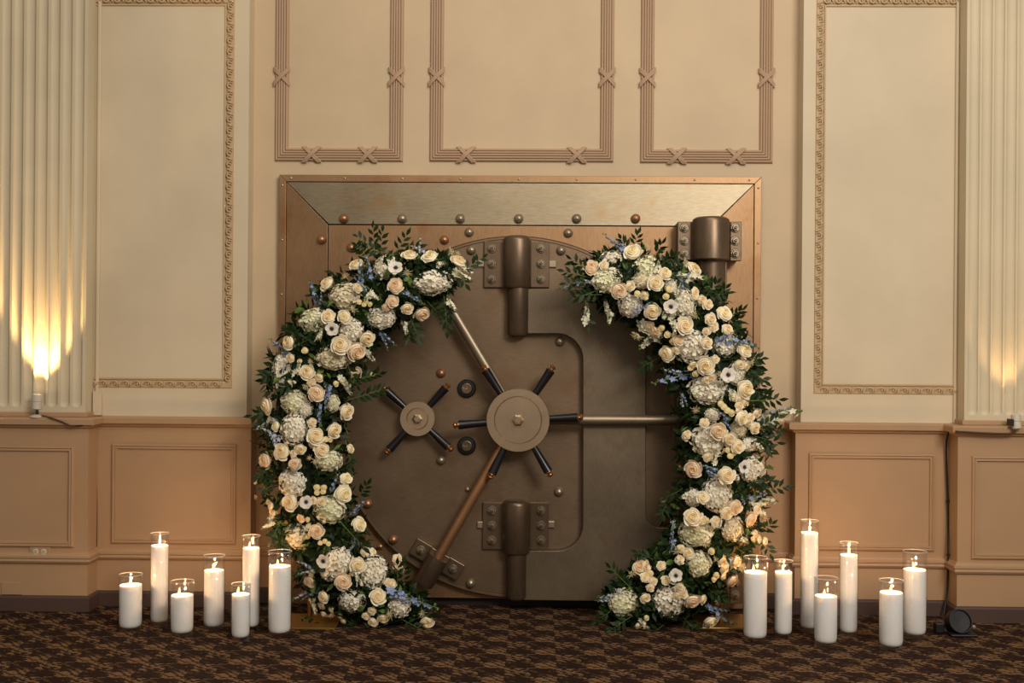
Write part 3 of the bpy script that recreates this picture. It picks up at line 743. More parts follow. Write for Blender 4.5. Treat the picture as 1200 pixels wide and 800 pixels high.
YC, RD = -0.36, 0.16
def make_garland(name, loc_px, label, line, hyd, roses, anems, spikes, plumes, sprigs, seed, hydl):
    global rng
    rng = random.Random(seed)
    c = W(loc_px[0], loc_px[1], YC); root = empty(name, (c.x, YC, 0)); tag(root, label, 'flowers')
    L_ = [(W(x, y, YC), L(h, YC)) for x, y, h in line]
    def info(px, py):
        p = W(px, py, YC); best = None
        for (a, ha), (b, hb) in zip(L_, L_[1:]):
            ab = b-a; t = max(0, min(1, (p-a).dot(ab)/ab.length_squared)); q = a+ab*t; h = ha+(hb-ha)*t
            d = (p-q); k = d.length/h
            if best is None or k < best[0]: best = (k, d, h)
        k, d, h = best
        kk = min(.97, k); dep = math.sqrt(1-kk*kk)
        Y = YC-RD*dep*min(1, h/.14)
        lat = d.normalized()*kk if d.length > 1e-6 else Vector((0, 0, 0))
        return Y, (Vector((lat.x, 0, lat.z))*.75+FRONT*(.35+dep*.8)).normalized(), k
    # greenery core
    mb = MB()
    pts = []; hs = []
    for (a, ha), (b, hb) in zip(L_, L_[1:]):
        for k in range(3): pts.append(a.lerp(b, k/3)); hs.append((ha+(hb-ha)*k/3))
    pts.append(L_[-1][0]); hs.append(L_[-1][1]*.6); hs[0] *= .6
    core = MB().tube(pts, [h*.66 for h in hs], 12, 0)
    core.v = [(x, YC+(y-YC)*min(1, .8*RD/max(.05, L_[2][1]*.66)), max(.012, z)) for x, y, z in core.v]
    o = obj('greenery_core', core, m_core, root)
    # leaves nobody could count
    fo = MB()
    for i in range(5200):
        k = rng.randrange(len(pts)-1); t = rng.random(); p = pts[k].lerp(pts[k+1], t); h = hs[k]+(hs[k+1]-hs[k])*t
        ax = (pts[k+1]-pts[k]).normalized(); side = ax.cross(FRONT).normalized()
        a = rng.uniform(-.3, PI+.3); q = rng.uniform(.62, 1.0)
        lat = side*math.cos(a)*h*q; dep = FRONT*math.sin(a)*RD*.92*q*min(1, h/.14)
        pos = p+lat+dep
        if pos.z < .015: pos.z = .015+rng.random()*.02
        outw = (side*math.cos(a)+FRONT*math.sin(a)*.9)
        d = (outw*.5+Vector((fnz(), fnz()*.7, fnz()))*.9).normalized()
        if pos.z < .08 and d.z < 0: d.z = -d.z*.3
        ln = rng.uniform(.030, .062); x = d.cross(outw+Vector((fnz(), fnz(), fnz()))*.6)
        if x.length < .01: continue
        x.normalize(); z = x.cross(d)
        M = Matrix(((x.x, d.x, z.x, pos.x), (x.y, d.y, z.y, pos.y), (x.z, d.z, z.z, pos.z), (0, 0, 0, 1)))
        v_, f_ = leaf_verts(ln, ln*rng.uniform(.14, .24))
        fo.add(v_, f_, 1 if rng.random() < .10 else 0, True, M)
    fo.v = [(x, y, max(.004, z)) for x, y, z in fo.v]
    o = obj('foliage', fo, [m_leafd, m_leafl], root); o['kind'] = 'stuff'
    def put(nm, me, px, py, r_px, lift=0.0, tilt=.25, sy=1.0, sink=.0):
        Y, n, k = info(px, py); Y -= lift
        r = L(r_px, Y); pos = W(px, py, Y)+n*(-sink*r)
        n = (n+Vector((fnz(), fnz()*.4, fnz()))*tilt).normalized()
        if pos.z < r*.7+.005: pos.z = r*.7+.005
        M = axis_mat(pos, n, 0, 1)
        # keep local x roughly world-horizontal so that the width and height asked for hold
        zax = n; xax = Vector((1, 0, 0)); xax = (xax-zax*xax.dot(zax)).normalized(); yax = zax.cross(xax)
        M = Matrix(((xax.x, yax.x, zax.x, pos.x), (xax.y, yax.y, zax.y, pos.y), (xax.z, yax.z, zax.z, pos.z), (0, 0, 0, 1)))
        if sy == 1.0: M = M @ Matrix.Rotation(rng.random()*6, 4, 'Z') @ Matrix.Diagonal((r, r, r, 1))
        else: M = M @ Matrix.Diagonal((r, r*sy, r*min(1, (1+sy)/2), 1)) @ Matrix.Rotation(rng.choice((0, PI)), 4, 'Z')
        return place(nm, me, M, root)
    for e in hyd:
        x, y, rx, ry, t = e
        o = put('hydrangea', rng.choice(HYD[t]), x, y, rx*1.10, 0, .12, ry/rx, .35)
        if t == 'g': o['label'] = 'greenish hydrangea head'
        if t == 'c': o['label'] = 'beige hydrangea head'
    for e in roses:
        x, y, r = e[:3]; t = e[3] if len(e) > 3 else 'r'
        if t == 'd' or r <= 4.2: put('rose_bud', BUD, x, y, r*1.1, .028, .35)
        else:
            o = put('rose' if r > 6.2 else 'lisianthus', rng.choice(ROSE[t]), x, y, r*1.13, .045 if r > 6.2 else .035, .22 if r > 6.2 else .4)
            if t == 'b': o['label'] = 'blush centred rose'
    for x, y, r in anems:
        o = put('anemone', ANEM, x, y, r, .075, .12)
        place('flower_centre', ANEMC, WM[o.name].copy(), o)
    for x0, y0, x1, y1, t in spikes:
        Y, n, k = info((x0+x1)/2, (y0+y1)/2); Y -= .05
        a = W(x0, y0, Y+.01); b = W(x1, y1, Y-.01)
        a.z = max(a.z, .02); b.z = max(b.z, .02)
        ln = (b-a).length
        M = axis_mat(a, b-a, rng.random()*6, 1)
        rs = max(ln, .065) if t != 'w' else max(ln*.9, .07)
        place({'b': 'delphinium_spike', 'p': 'delphinium_spike', 'w': 'stock_spray'}[t], SPK[t], M @ Matrix.Diagonal((rs*.9, rs*.9, ln, 1)), root)
    for x, y, r in plumes: put('astilbe_plume', rng.choice(PLM), x, y, r*1.15, .05, .5)
    for x0, y0, x1, y1 in sprigs:
        Y, n, k = info(x0, y0); Y -= .01
        a = W(x0, y0, Y); b = W(x1, y1, Y-.035)
        d = (b-a); ln = d.length; d.normalize()
        z = (FRONT+Vector((fnz(), 0, fnz()))*.4); z = (z-d*z.dot(d)).normalized(); x = d.cross(z)
        S = Matrix(((x.x, d.x, z.x, a.x), (x.y, d.y, z.y, a.y), (x.z, d.z, z.z, a.z), (0, 0, 0, 1)))
        so = place('ruscus_sprig', STEM, S @ Matrix.Scale(ln, 4), root)
        nl = max(7, int(ln/.0135))
        for i in range(nl):
            t = .22+.78*i/(nl-1); sg = 1 if i % 2 else -1
            ang = (0 if i == nl-1 else sg*(R(48)+fnz()*.25)); s = rng.uniform(.033, .047)
            ML = S @ Matrix.Translation((0, t*ln, 0)) @ Matrix.Rotation(ang, 4, 'Z') @ Matrix.Rotation(fnz()*.5, 4, 'Y') @ Matrix.Rotation(fnz()*.3, 4, 'X') @ Matrix.Scale(s, 4)
            place('leaf', me_leaf, ML, so)
    return root

lineL = [(530, 322, 16), (505, 322, 24), (470, 335, 38), (430, 352, 46), (395, 382, 50), (368, 425, 50), (356, 475, 50), (356, 530, 50), (364, 590, 50), (380, 640, 48), (405, 680, 44), (440, 705, 36), (475, 716, 26), (500, 722, 16)]
hydL = [(402,346,18,15,'c'), (366,374,17,14,'g'), (451,311,13,14,'w'), (505,332,22,13,'w'), (447,374,15,12,'w'), (411,388,13,13,'w'), (391,420,18,13,'c'), (327,433,11,18,'w'),
        (343,471,14,13,'g'), (343,503,15,17,'w'), (386,540,15,11,'g'), (340,566,15,16,'w'), (387,597,17,15,'g'), (346,630,15,14,'c'), (397,660,15,16,'w'), (385,673,10,8,'w'), (437,668,16,18,'w'),
        (411,706,15,12,'w'), (467,711,12,12,'w'), (357,479,8,9,'w'), (391,473,7,10,'g'), (366,520,4,5,'w')]
rosL = [(418,311,8), (384,333,8.5), (420,337,5.5), (480,300,8.3), (464,335,8.5,'b'), (504,302,9,'y'), (537,307,9), (477,361,6.8), (494,367,9,'b'), (460,353,6.5,'b'), (453,359,5,'b'), (385,371,7.5), (404,371,7.5,'y'), (399,404,10), (430,396,8.5), (417,411,10.5,'b'), (416,438,8,'b'),
        (339,401,8.2), (341,419,5.2), (360,436,8), (374,442,5), (365,448,4.6,'b'), (314,475,9.5), (371,461,9,'b'), (405,482,9), (391,504,8.3), (370,511,9), (366,495,5), (331,529,9), (377,527,8), (352,526,6), (345,531,4.5), (312,540,9,'b'), (410,526,4.8), (324,499,6,'y'),
        (341,588,9.3), (402,579,10,'y'), (376,587,5.5), (368,586,4.6), (405,561,7,'y'), (371,622,8,'b'), (420,615,8.5,'y'), (353,607,5,'b'), (318,593,4.6), (320,601,4.6), (346,543,7,'b'), (419,662,8.5), (402,681,9,'b'), (363,681,6.5,'b'), (443,699,8.5), (380,699,7), (377,709,5.2), (399,721,3.8), (403,727,4),
        (428,646,5,'y'), (436,647,5,'y'), (429,721,4.4), (437,728,6), (449,724,6), (380,719,4.4), (436,715,4.6), (465,655,5.5), (466,663,5), (459,685,5.5), (500,729,7.5), (455,682,4.3), (361,628,3), (436,438,3.5),
        (421,354,3.2), (429,353,3), (434,356,3), (427,357,3), (358,411,4), (352,423,3), (368,446,3), (372,571,4.1), (380,571,3.8), (371,577,3.4), (379,576,3.5), (381,515,3.6), (386,514,3.8), (376,636,3), (381,634,3), (385,637,3), (393,449,3.6), (402,447,3.6), (361,608,3.2), (330,561,3), (411,449,3.4), (300,565,2.6)]
aneL = [(464,314,9.3), (389,385,9), (359,588,8.6), (379,657,9)]
spkL = [(436,330,430,296,'b'), (424,335,423,303,'b'), (430,342,414,322,'b'), (374,360,359,326,'b'), (376,358,377,340,'b'), (342,417,314,398,'b'), (386,450,379,482,'b'), (374,470,377,500,'b'), (385,466,382,448,'b'), (387,577,398,553,'b'), (345,555,353,541,'b'), (350,550,340,546,'p'), (412,604,432,584,'b'), (415,600,420,588,'p'),
        (325,490,298,505,'p'), (330,515,304,500,'p'), (324,522,314,503,'p'), (366,665,347,656,'b'), (370,668,346,672,'p'), (366,688,340,702,'p'), (372,692,352,702,'b'), (452,692,514,714,'b'), (455,700,480,697,'b'), (442,386,464,404,'b'), (448,392,455,410,'b'), (493,298,493,276,'p'), (500,296,480,286,'p'), (472,340,498,354,'b'), (412,632,428,642,'b'), (412,640,420,620,'b'), (408,646,416,638,'p'),
        (432,345,446,350,'w'), (438,340,428,352,'w'), (428,410,438,424,'w'), (474,376,478,392,'w'), (530,318,552,330,'w'), (543,312,556,322,'w'), (404,448,412,464,'w'), (396,440,410,456,'w'), (372,400,378,386,'w'), (345,440,352,424,'w'), (325,600,314,610,'w'), (322,610,306,620,'w'), (512,310,522,306,'w'), (406,560,412,556,'w'), (360,620,364,612,'w'), (366,700,372,720,'w'), (345,450,338,444,'w'), (524,352,536,364,'w'), (422,686,418,668,'w')]
pluL = [(406,325,8), (478,320,9), (526,296,9), (365,425,7), (360,452,8), (415,363,8), (318,588,9), (370,538,9), (364,535,7), (391,712,9), (458,720,9), (469,668,7), (495,718,8), (388,718,8), (318,492,7), (366,673,7), (412,672,7), (535,298,6), (302,582,6)]
sprL = [(440,300,437,268), (446,300,448,272), (452,302,420,278), (458,298,424,290), (462,300,476,276), (468,298,490,290), (430,296,418,288), (520,345,524,385), (524,340,528,372), (485,372,478,398), (480,370,490,394), (348,400,340,386), (348,404,366,396), (320,440,308,440), (318,480,296,486), (312,478,300,494), (318,545,302,560), (316,548,312,560),
        (326,568,310,572), (400,450,444,438), (405,470,450,456), (420,582,430,568), (330,610,318,632), (332,618,330,640), (466,690,466,662), (472,684,474,660), (455,730,430,738), (480,728,510,716), (540,320,565,302), (536,318,545,332), (405,515,412,545), (398,610,426,640), (350,720,368,735), (420,730,410,738), (350,445,330,455), (470,725,495,738), (406,425,418,450), (500,352,515,368)]
make_garland('floral_garland', (420, 520), 'tall curved garland of cream roses and hydrangeas framing the left side of the vault door', lineL, hydL, rosL, aneL, spkL, pluL, sprL, 11, None)

lineR = [(690, 320, 18), (712, 325, 32), (750, 335, 44), (785, 352, 44), (815, 385, 50), (835, 430, 52), (846, 480, 52), (848, 535, 52), (842, 590, 52), (826, 640, 48), (800, 675, 44), (770, 695, 40), (735, 708, 30), (712, 716, 18)]
hydR = [(719,301,13,9,'w'), (712,328,16,14,'g'), (759,313,15,15,'g'), (752,329,11,8,'c'), (738,358,13,14,'w'), (803,354,13,15,'w'), (789,335,9,8,'w'), (810,406,19,17,'w'), (852,403,13,13,'w'), (829,457,20,15,'w'), (866,437,10,13,'w'), (867,503,9,10,'c'), (832,516,19,19,'w'), (881,520,12,8,'w'), (835,486,8,7,'w'),
        (885,550,15,14,'w'), (841,580,16,18,'w'), (811,583,8,10,'w'), (815,625,18,15,'g'), (860,620,12,14,'c'), (732,707,17,14,'g'), (786,706,18,18,'w'), (820,662,13,14,'g'), (857,664,9,8,'w'), (799,322,5,5,'w')]
rosR = [(693,314,8.3,'b'), (742,296,9.7,'y'), (768,332,8.5), (725,340,8.5,'b'), (779,321,7), (708,311,5), (738,335,5.5), (764,364,8.7), (747,344,3.8), (755,346,4.7), (812,316,9), (814,342,5), (814,347,4.6), (829,357,5.6), (822,351,4.8), (848,368,8.6,'y'), (802,382,9.3), (832,374,6.5), (836,383,5.5), (828,388,4.4), (852,387,6.3), (783,339,4.2), (781,347,4), (761,381,5.2), (766,387,6,'b'), (771,389,5,'b'), (776,384,3.8), (783,392,4.2), (789,399,4.2), (790,392,3.4), (782,414,8.3), (792,410,4.5), (795,399,5.5,'b'), (828,402,6.5),
        (812,427,4.4), (809,431,3.8), (816,437,4), (827,428,9.7), (834,442,5.4), (828,445,4.6), (838,421,4.4), (872,411,8.8,'y'), (867,427,5.5), (874,429,5), (873,456,9.7), (860,465,5), (868,466,5), (873,471,5.4), (866,475,5), (865,481,4.4), (868,489,8.3,'y'), (844,473,4), (848,477,4), (852,481,4), (857,483,4.1), (886,484,6), (879,489,4.6), (884,501,6.5), (877,495,4.5), (842,505,8.7,'b'), (855,514,7), (864,523,7.4), (804,511,5), (806,509,4.4), (855,534,3.8), (853,527,3.5), (860,530,3.5),
        (825,495,5), (829,535,5), (813,549,9.2,'b'), (851,557,9.3), (824,583,7,'y'), (861,594,8,'b'), (851,600,7.6), (812,606,9.7), (839,612,6), (828,609,3.6), (836,617,3), (879,608,8,'b'), (886,597,6), (816,617,5), (823,609,4.6), (883,628,6), (889,632,4.8), (896,634,4.4), (857,680,8,'b'), (846,657,6), (863,657,6.5,'b'), (868,664,5), (848,666,5.5), (839,673,4), (836,678,3.4), (847,675,4.3), (834,645,4.1,'b'), (811,703,9.3,'b'), (832,727,8.5), (823,702,5.4), (807,648,6), (752,664,8.8,'b'), (756,677,5.7), (765,681,4.6), (762,688,4.6), (756,700,5.7), (775,663,5), (748,732,4.8), (757,723,3.3), (780,680,5), (797,688,5), (800,695,5), (795,697,4.5), (759,666,5), (762,671,4), (797,656,5), (798,643,4.5)]
aneR = [(786,359,9.3), (853,439,9.7), (872,547,8.6), (792,674,8.8)]
spkR = [(735,298,706,275,'b'), (732,292,720,278,'b'), (732,298,722,286,'b'), (700,328,654,343,'p'), (700,334,680,328,'p'), (744,366,762,354,'b'), (742,372,750,354,'b'), (755,360,764,352,'b'), (800,330,812,314,'b'), (798,326,828,324,'w'), (800,340,797,320,'b'), (838,396,890,404,'b'), (842,400,862,388,'b'), (852,404,848,388,'b'), (872,400,882,394,'p'), (816,436,762,447,'b'), (800,438,776,432,'p'), (800,478,799,460,'p'), (800,460,806,476,'b'), (886,492,930,474,'b'), (890,492,938,480,'w'), (856,492,838,482,'b'), (850,500,850,482,'b'), (858,502,846,494,'b'), (855,506,862,515,'p'),
        (842,552,820,545,'b'), (836,560,826,552,'b'), (828,552,846,560,'b'), (872,585,905,574,'b'), (872,592,870,578,'b'), (880,588,912,586,'w'), (786,640,788,616,'b'), (792,632,784,650,'b'), (790,618,784,608,'p'), (720,702,698,706,'p'), (726,698,700,700,'p'), (730,695,718,688,'p'), (826,710,862,734,'b'), (830,712,856,716,'b'), (790,608,786,626,'p'), (842,620,846,608,'b'),
        (686,380,688,355,'w'), (712,366,708,350,'w'), (748,376,774,402,'w'), (774,388,748,406,'w'), (788,374,792,392,'w'), (780,366,776,374,'w'), (784,372,794,366,'w'), (795,350,798,340,'w'), (712,365,718,372,'w'), (806,580,798,584,'w'), (862,556,866,564,'w'), (838,545,838,530,'w'), (886,518,896,528,'w'), (894,604,888,596,'w'), (868,630,878,634,'w'), (866,660,874,672,'w'), (752,724,758,736,'w'), (814,455,816,468,'w'), (858,456,862,470,'w'), (792,654,798,662,'w'), (778,410,776,418,'w'), (715,366,712,380,'w')]
pluR = [(756,292,9), (800,308,9), (813,370,10), (748,391,11), (878,424,9), (842,440,9), (816,479,9), (894,606,8), (741,674,9), (794,645,10), (838,704,9), (756,731,9), (826,636,9), (896,490,9), (908,480,7), (840,555,7), (882,540,8), (772,300,6), (756,386,7), (838,655,6)]
sprR = [(698,322,670,304), (696,326,662,318), (694,330,664,332), (700,340,672,350), (706,345,682,346), (742,292,748,274), (735,292,728,280), (766,300,775,286), (772,312,790,300), (780,315,800,330), (826,348,840,332), (828,346,852,344), (836,350,850,338), (852,372,868,364), (855,376,860,384), (858,470,912,468), (870,478,898,462), (872,420,892,420), (876,430,896,446), (874,432,884,444), (880,506,912,490), (882,510,910,518), (884,512,904,526), (890,504,914,504),
        (885,565,904,564), (890,575,920,570), (892,622,904,614), (892,626,902,648), (880,560,896,572), (780,458,784,440), (770,420,752,430), (800,572,782,582), (742,692,716,666), (718,714,700,726), (740,722,716,738), (780,730,760,744), (800,722,815,738), (770,640,762,652), (765,655,748,648), (840,640,850,652), (862,640,880,655), (830,690,846,700), (686,352,690,382), (782,586,776,604)]
make_garland('floral_garland', (790, 520), 'tall curved garland of cream roses and hydrangeas framing the right side of the vault door', lineR, hydR, rosR, aneR, spkR, pluR, sprR, 23, None)

# gold stands under the garlands
def stand(xa, xb, py_front, xpole, py_top, label, line):
    Y0 = floor_y((xa+xb)/2, py_front); Y1 = Y0+.26
    a = X(xa, py_front, Y0); b = X(xb, py_front, Y0)
    root = empty('flower_stand', ((a+b)/2, (Y0+Y1)/2, 0)); tag(root, label, 'stand')
    obj('base_plate', MB().box(a, b, Y0, Y1, .001, .010), m_gold, root, bevel=.002)
    ym = YC+.03; xp = X(xpole, 700, ym)
    obj('upright_pole', MB().tube([(xp, ym, .009), (xp, ym, Z(xpole, py_top, ym))], .010, 12), m_gold, root)
    pts = [W(x, y, YC+.035) for x, y, h in line[1:-2]]
    obj('arch_rod', MB().tube(pts, .008, 8), m_gold, root)
    return root
stand(318, 392, 738, 363, 590, 'flat gold metal stand under the left garland', lineL)
stand(818, 884, 738, 845, 590, 'flat gold metal stand under the right garland', lineR)

# ================================================================ CANDLES
def glass_mat():
    t = NT('clear_glass'); nt = t.nt
    tr = t.n('ShaderNodeBsdfTransparent'); tr.inputs[0].default_value = (.99, .99, .985, 1)
    gl = t.n('ShaderNodeBsdfGlossy'); gl.inputs['Roughness'].default_value = .05
    fr = t.n('ShaderNodeFresnel'); fr.inputs[0].default_value = 1.5
    geo = t.n('ShaderNodeNewGeometry')
    mx = t.n('ShaderNodeMixShader')
    lw = t.n('ShaderNodeLayerWeight'); lw.inputs[0].default_value = .25
    t.l(t.ramp(lw.outputs['Facing'], [(.0, (.045,)*3), (.5, (.10,)*3), (.85, (.6,)*3), (1.0, (.95,)*3)]), mx.inputs[0])
    t.l(tr.outputs[0], mx.inputs[1]); t.l(gl.outputs[0], mx.inputs[2]); t.l(mx.outputs[0], t.out.inputs[0]); return t.mat
def wax_mat():
    t = NT('white_wax'); nz = t.noise(t.coord('Object'), 90, 2)
    t.l(t.ramp(nz, [(.2, srgb(240, 236, 230)), (.8, srgb(248, 246, 242))]), t.b.inputs['Base Color'])
    t.setp(Roughness=.55); t.b.inputs['Subsurface Weight'].default_value = .35
    t.b.inputs['Subsurface Radius'].default_value = (.03, .025, .02); t.b.inputs['Subsurface Scale'].default_value = .5
    return t.mat
def flame_mat():
    t = NT('candle_flame'); em = t.n('ShaderNodeEmission'); tr = t.n('ShaderNodeBsdfTransparent'); ad = t.n('ShaderNodeAddShader')
    z = t.n('ShaderNodeSeparateXYZ'); t.l(t.coord('Generated'), z.inputs[0])
    t.l(t.ramp(z.outputs[2], [(0, (1, .35, .06)), (.35, (1, .62, .22)), (1, (1, .48, .12))]), em.inputs[0]); em.inputs[1].default_value = 3.2
    t.l(em.outputs[0], ad.inputs[0]); t.l(tr.outputs[0], ad.inputs[1]); t.l(ad.outputs[0], t.out.inputs[0]); return t.mat
def rim_mat():
    t = NT('polished_glass_rim'); tr = t.n('ShaderNodeBsdfTransparent'); mx = t.n('ShaderNodeMixShader', i_0=.5)
    t.setp(Roughness=.12); t.b.inputs['Base Color'].default_value = (.62, .62, .60, 1)
    t.l(tr.outputs[0], mx.inputs[1]); t.l(t.b.outputs[0], mx.inputs[2]); t.l(mx.outputs[0], t.out.inputs[0]); return t.mat
g_rim = rim_mat()
g_glass, g_wax, g_flame = glass_mat(), wax_mat(), flame_mat()
def candle(xc, wpx, ytop, ywax, ybase, label, fx=-.15):
    Yf = floor_y(xc, ybase); r = L(wpx/2, Yf); Yc_ = Yf+r
    x = X(xc, ybase, Yf); zt = Z(xc, ytop, Yc_); zw = Z(xc, ywax, Yc_)
    root = empty('pillar_candle', (x, Yc_, 0)); tag(root, label, 'candle', 'white candles in glass cylinders')
    M = Matrix.Translation((x, Yc_, 0))
    t = .0028
    obj('glass_cylinder', MB().lathe([(0, .0015), (r*.94, .0015), (r, .006), (r, zt-.006), (r+.0008, zt-.002), (r-t/2, zt+.0005), (r-t-.0008, zt-.002), (r-t, zt-.006), (r-t, .014), (0, .013)], 40, M=M), g_glass, root)
    q = r-t/2; a_ = .0014
    obj('glass_rim', MB().lathe([(q+a_*math.cos(2*PI*k/8), zt+.0012+a_*math.sin(2*PI*k/8)) for k in range(9)], 40, M=M, cap0=False, cap1=False), g_rim, root)
    rw = r-t-.0012
    obj('wax', MB().lathe([(0, .017), (rw*.75, .017), (rw*.9, .021), (rw*.97, .028), (rw, .040), (rw, zw-.002), (rw*.97, zw+.001), (rw*.5, zw-.001), (0, zw-.002)], 40, M=M), g_wax, root)
    wx, wy = x+fx*r, Yc_-r*.1
    obj('wick', MB().tube([(wx, wy, zw-.003), (wx+.001, wy, zw+.005), (wx+.003, wy, zw+.010)], .0012, 6), m_grip, root)
    lean = rng.uniform(-.004, .004); h = rng.uniform(.025, .031)
    pts = []; rs = []
    for k in range(9):
        q = k/8; pts.append((wx+.001+lean*q*q, wy, zw+.003+h*q)); rs.append(.0044*(math.sin(PI*(q**.62))**.8+.03)*(1-.15*q))
    obj('flame', MB().tube(pts, rs, 10), g_flame, root)
    l = bpy.data.lights.new('flame_light', 'POINT'); l.energy = FLAME; l.color = (1.0, .56, .25); l.shadow_soft_size = .006
    lo = bpy.data.objects.new('flame_light', l); COL.objects.link(lo); lo.parent = root; lo.location = (wx-x, wy-Yc_, zw+.020)
FLAME = 0.62
rng = random.Random(5)
for a in (
    (148, 28, 673, 685, 742, 'leftmost short wide white candle, standing apart at the outer left', .0),
    (183, 22, 625, 639, 735, 'tallest white candle of the left group, slim, before the wall panel', .0),
    (209, 28, 681, 697, 748, 'shortest wide white candle of the left group, third from the left', -.25),
    (247, 25.5, 651, 668, 740, 'medium white candle in the middle of the left group', -.05),
    (279, 23, 684, 696, 753, 'short slim white candle nearest the camera in the left group', -.3),
    (291, 22, 628, 642, 740, 'tall slim white candle behind the short slim one in the left group', -.2),
    (324.5, 28, 646, 663, 748, 'thick white candle nearest the left garland', -.2),
    (887.5, 29, 653, 670, 754, 'thick white candle nearest the right garland', -.2),
    (920, 22, 657, 670, 749, 'slim white candle, second from the left in the right group', -.1),
    (950.5, 22, 610, 624, 742, 'tallest white candle of the right group, slim', -.05),
    (971, 28, 677, 698, 760, 'shortest wide white candle in the middle of the right group, low in its glass', -.2),
    (997, 22, 636, 650, 747, 'tall slim white candle right behind the shortest wide one in the right group', -.05),
    (1048.5, 29, 680, 694, 764, 'short wide white candle nearest the camera in the right group', -.1),
    (1076, 28, 646, 667, 750, 'rightmost white candle, behind the short wide one, beside the cord', -.15)):
    candle(*a)

# ================================================================ PILASTER LAMPS, CORDS, FLOOR CAN
def lamp(px, py_top, py_bot, Yl, power, lean, label, wpx=12, flat=False):
    z1 = Z(px, py_top, Yl); z0 = Z(px, py_bot, Yl); x = X(px, (py_top+py_bot)/2, Yl); r = L(wpx/2, Yl)
    root = empty('spot_lamp', (x, Yl, Z_RAIL)); tag(root, label, 'lamp')
    up = Vector((lean[0], lean[1], 1)).normalized()
    zb = Z_RAIL+.024 if not flat else z0
    c = Vector((x, Yl, z0)); h = z1-z0
    M = axis_mat(c, up)
    obj('lamp_body', MB().lathe([(r*.55, 0), (r*.9, .004), (r*.93, h*.48), (r*.86, h*.5), (r*.86, h*.54), (r, h*.56), (r, h), (r*.88, h), (r*.86, h-.012), (0, h-.013)], 28, M=M), m_white, root)
    t = NT('lamp_lens'); em = t.n('ShaderNodeEmission'); em.inputs[0].default_value = (1, .74, .42, 1); em.inputs[1].default_value = 12; t.l(em.outputs[0], t.out.inputs[0])
    obj('lamp_lens', MB().lathe([(r*.84, h-.011), (r*.84, h-.009), (0, h-.008)], 24, M=M), t.mat, root)
    if not flat:
        obj('tilt_bracket', MB().tube([(x, Yl, z0+.004), (x+.004, Yl-.002, z0-.012), (x+.002, Yl, Z_RAIL+.012)], .007, 8), m_black, root)
        obj('foot_plate', MB().lathe([(.030, Z_RAIL+.001), (.030, Z_RAIL+.007), (.010, Z_RAIL+.014)], 20, M=Matrix.Translation((x, Yl, 0))), m_white, root)
    else:
        obj('side_bracket', MB().box(x-r-.010, x-r+.004, Yl-.008, YPW-.025, z0+.015, z0+.045), m_black, root)
    l = bpy.data.lights.new('lamp_light', 'SPOT'); l.energy = power; l.color = (1.0, .64, .28); l.spot_size = R(60 if flat else 66); l.spot_blend = .6 if flat else .45; l.shadow_soft_size = .018
    lo = bpy.data.objects.new('lamp_light', l); COL.objects.link(lo); lo.parent = root
    p = c+up*(h+.004)-Vector((x, Yl, Z_RAIL))
    lo.matrix_basis = axis_mat(p, -up)
lamp(43, 462, 480, YP-.052, 44, (.03, .03), 'small white spot lamp glowing up the left pilaster from its ledge')
lamp(1192, 486, 503, YPW-.062, 5.5, (-.04, .16), 'small white spot lamp clipped to the ledge of the right pilaster', 11, True)

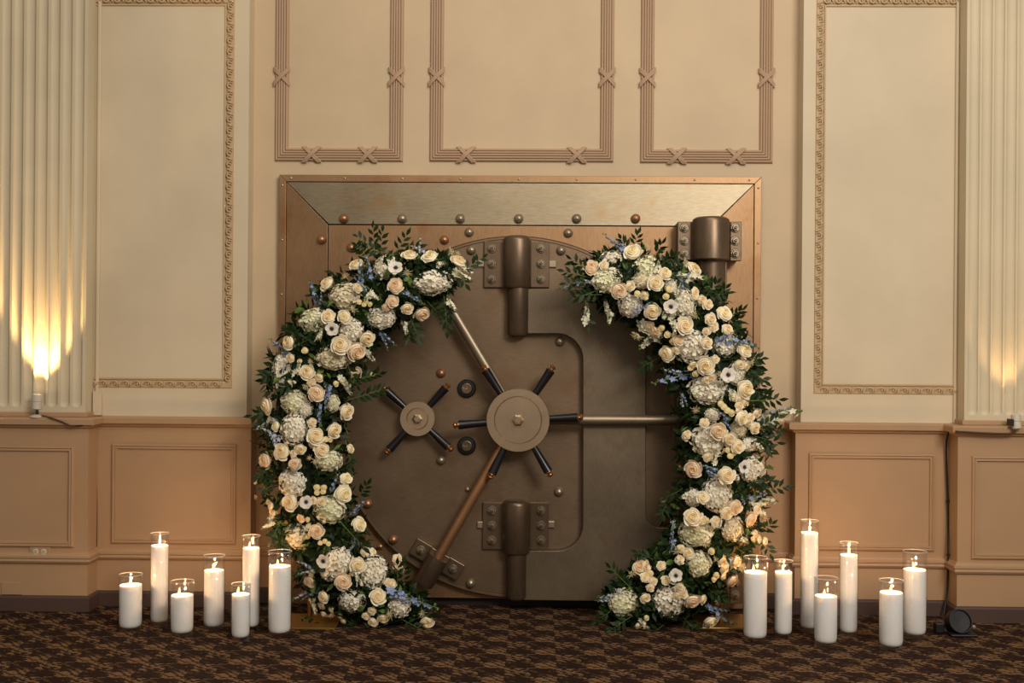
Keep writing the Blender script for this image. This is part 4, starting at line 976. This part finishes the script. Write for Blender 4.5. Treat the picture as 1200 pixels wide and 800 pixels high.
def cord(name, pts, r, mat, label, knots=()):
    P = [Vector(p) for p in pts]; out = []
    for i in range(len(P)-1):
        a, b = P[max(0, i-1)], P[i]; c, d = P[i+1], P[min(len(P)-1, i+2)]
        for k in range(6):
            t = k/6; out.append(.5*((2*b)+(c-a)*t+(2*a-5*b+4*c-d)*t*t+(3*b-a-3*c+d)*t**3))
    out.append(P[-1])
    root = obj(name, MB().tube(out, r, 8), mat); tag(root, label, 'cord')
    for p in knots: obj('cable_tie', MB().tube([Vector(p)+Vector((0, 0, -.005)), Vector(p)+Vector((0, 0, .005))], r*1.7, 8), mat, root)
    return root
ye = YPW-.043
cord('lamp_cord', [W(48, 487, YP-.05), W(55, 488, YPW-.040), W(70, 493, ye), W(85, 499, YPW-.030), W(100, 498, YPW-.012), W(106, 497.5, YPW-.01), W(109, 499, YSW-.045), W(112.5, 503, YSW-.014), W(113, 520, YSW-.010), W(113, 560, YSW-.010), W(113.4, 600, YSW-.010), W(113.2, 640, YSW-.012)], .0035, m_cordb, 'thin brown cord running from the left lamp along the ledge and down the corner')
cord('lamp_cord', [W(1190, 506, YPW-.050), W(1180, 508, YPW-.042), W(1160, 507.5, YPW-.042), W(1140, 506.5, YPW-.040), W(1122, 505.5, YPW-.044)], .0042, m_cordb, 'brown cord running under the right ledge from the right lamp')
kn = [W(1110.5, 505, YSW-.05), W(1110.5, 587, YSW-.018), W(1111, 650, YSW-.036)]
cord('power_cord', [W(1121, 505.5, YPW-.045), W(1116, 505, YSW-.09), W(1112, 506, YSW-.05), W(1109, 520, YSW-.026), W(1109.5, 550, YSW-.018), W(1110.5, 587, YSW-.016), W(1111, 620, YSW-.016), W(1111, 648, YSW-.036), W(1110.5, 680, YSW-.026), W(1109.5, 697, YSW-.03), W(1106, 719, YSW-.05)], .0048, m_black, 'black power cord hanging down the corner beside the right pedestal', kn)

# black round can light on the floor
Yk = floor_y(1124, 747)
c = W(1123.5, 733, Yk+.05); rk = L(14.2, Yk+.05)
root = empty('floor_can_light', (c.x, Yk+.06, 0)); tag(root, 'small black round can light resting on the carpet beside the right pedestal', 'lamp')
dk = Vector((.12, -1, .38)).normalized()
Mk = axis_mat(Vector((c.x, Yk+.075, rk*.92)), dk)
obj('can_body', MB().lathe([(rk*.6, -.03), (rk*.92, -.02), (rk, 0), (rk, .034), (rk*.96, .040), (rk*.9, .040), (rk*.86, .030), (0, .028)], 36, M=Mk), m_black, root)
obj('base_plate', MB().box(c.x-.048, c.x+.066, Yk, Yk+.13, .002, .012), m_black, root, bevel=.004)
for s_ in (-1, 1):
    obj('clear_clip', MB().box(c.x+s_*(rk+.004)-.007, c.x+s_*(rk+.004)+.007, Yk+.05, Yk+.08, .012, .050), g_glass, root, bevel=.003)
obj('side_knob', MB().lathe([(.008, 0), (.008, .010), (.005, .012)], 14, M=axis_mat((c.x+rk+.008, Yk+.045, .036), FRONT)), m_nut, root)
obj('power_plug', MB().box(c.x-.092, c.x-.056, Yk+.06, Yk+.10, .002, .045), m_black, root, bevel=.004)
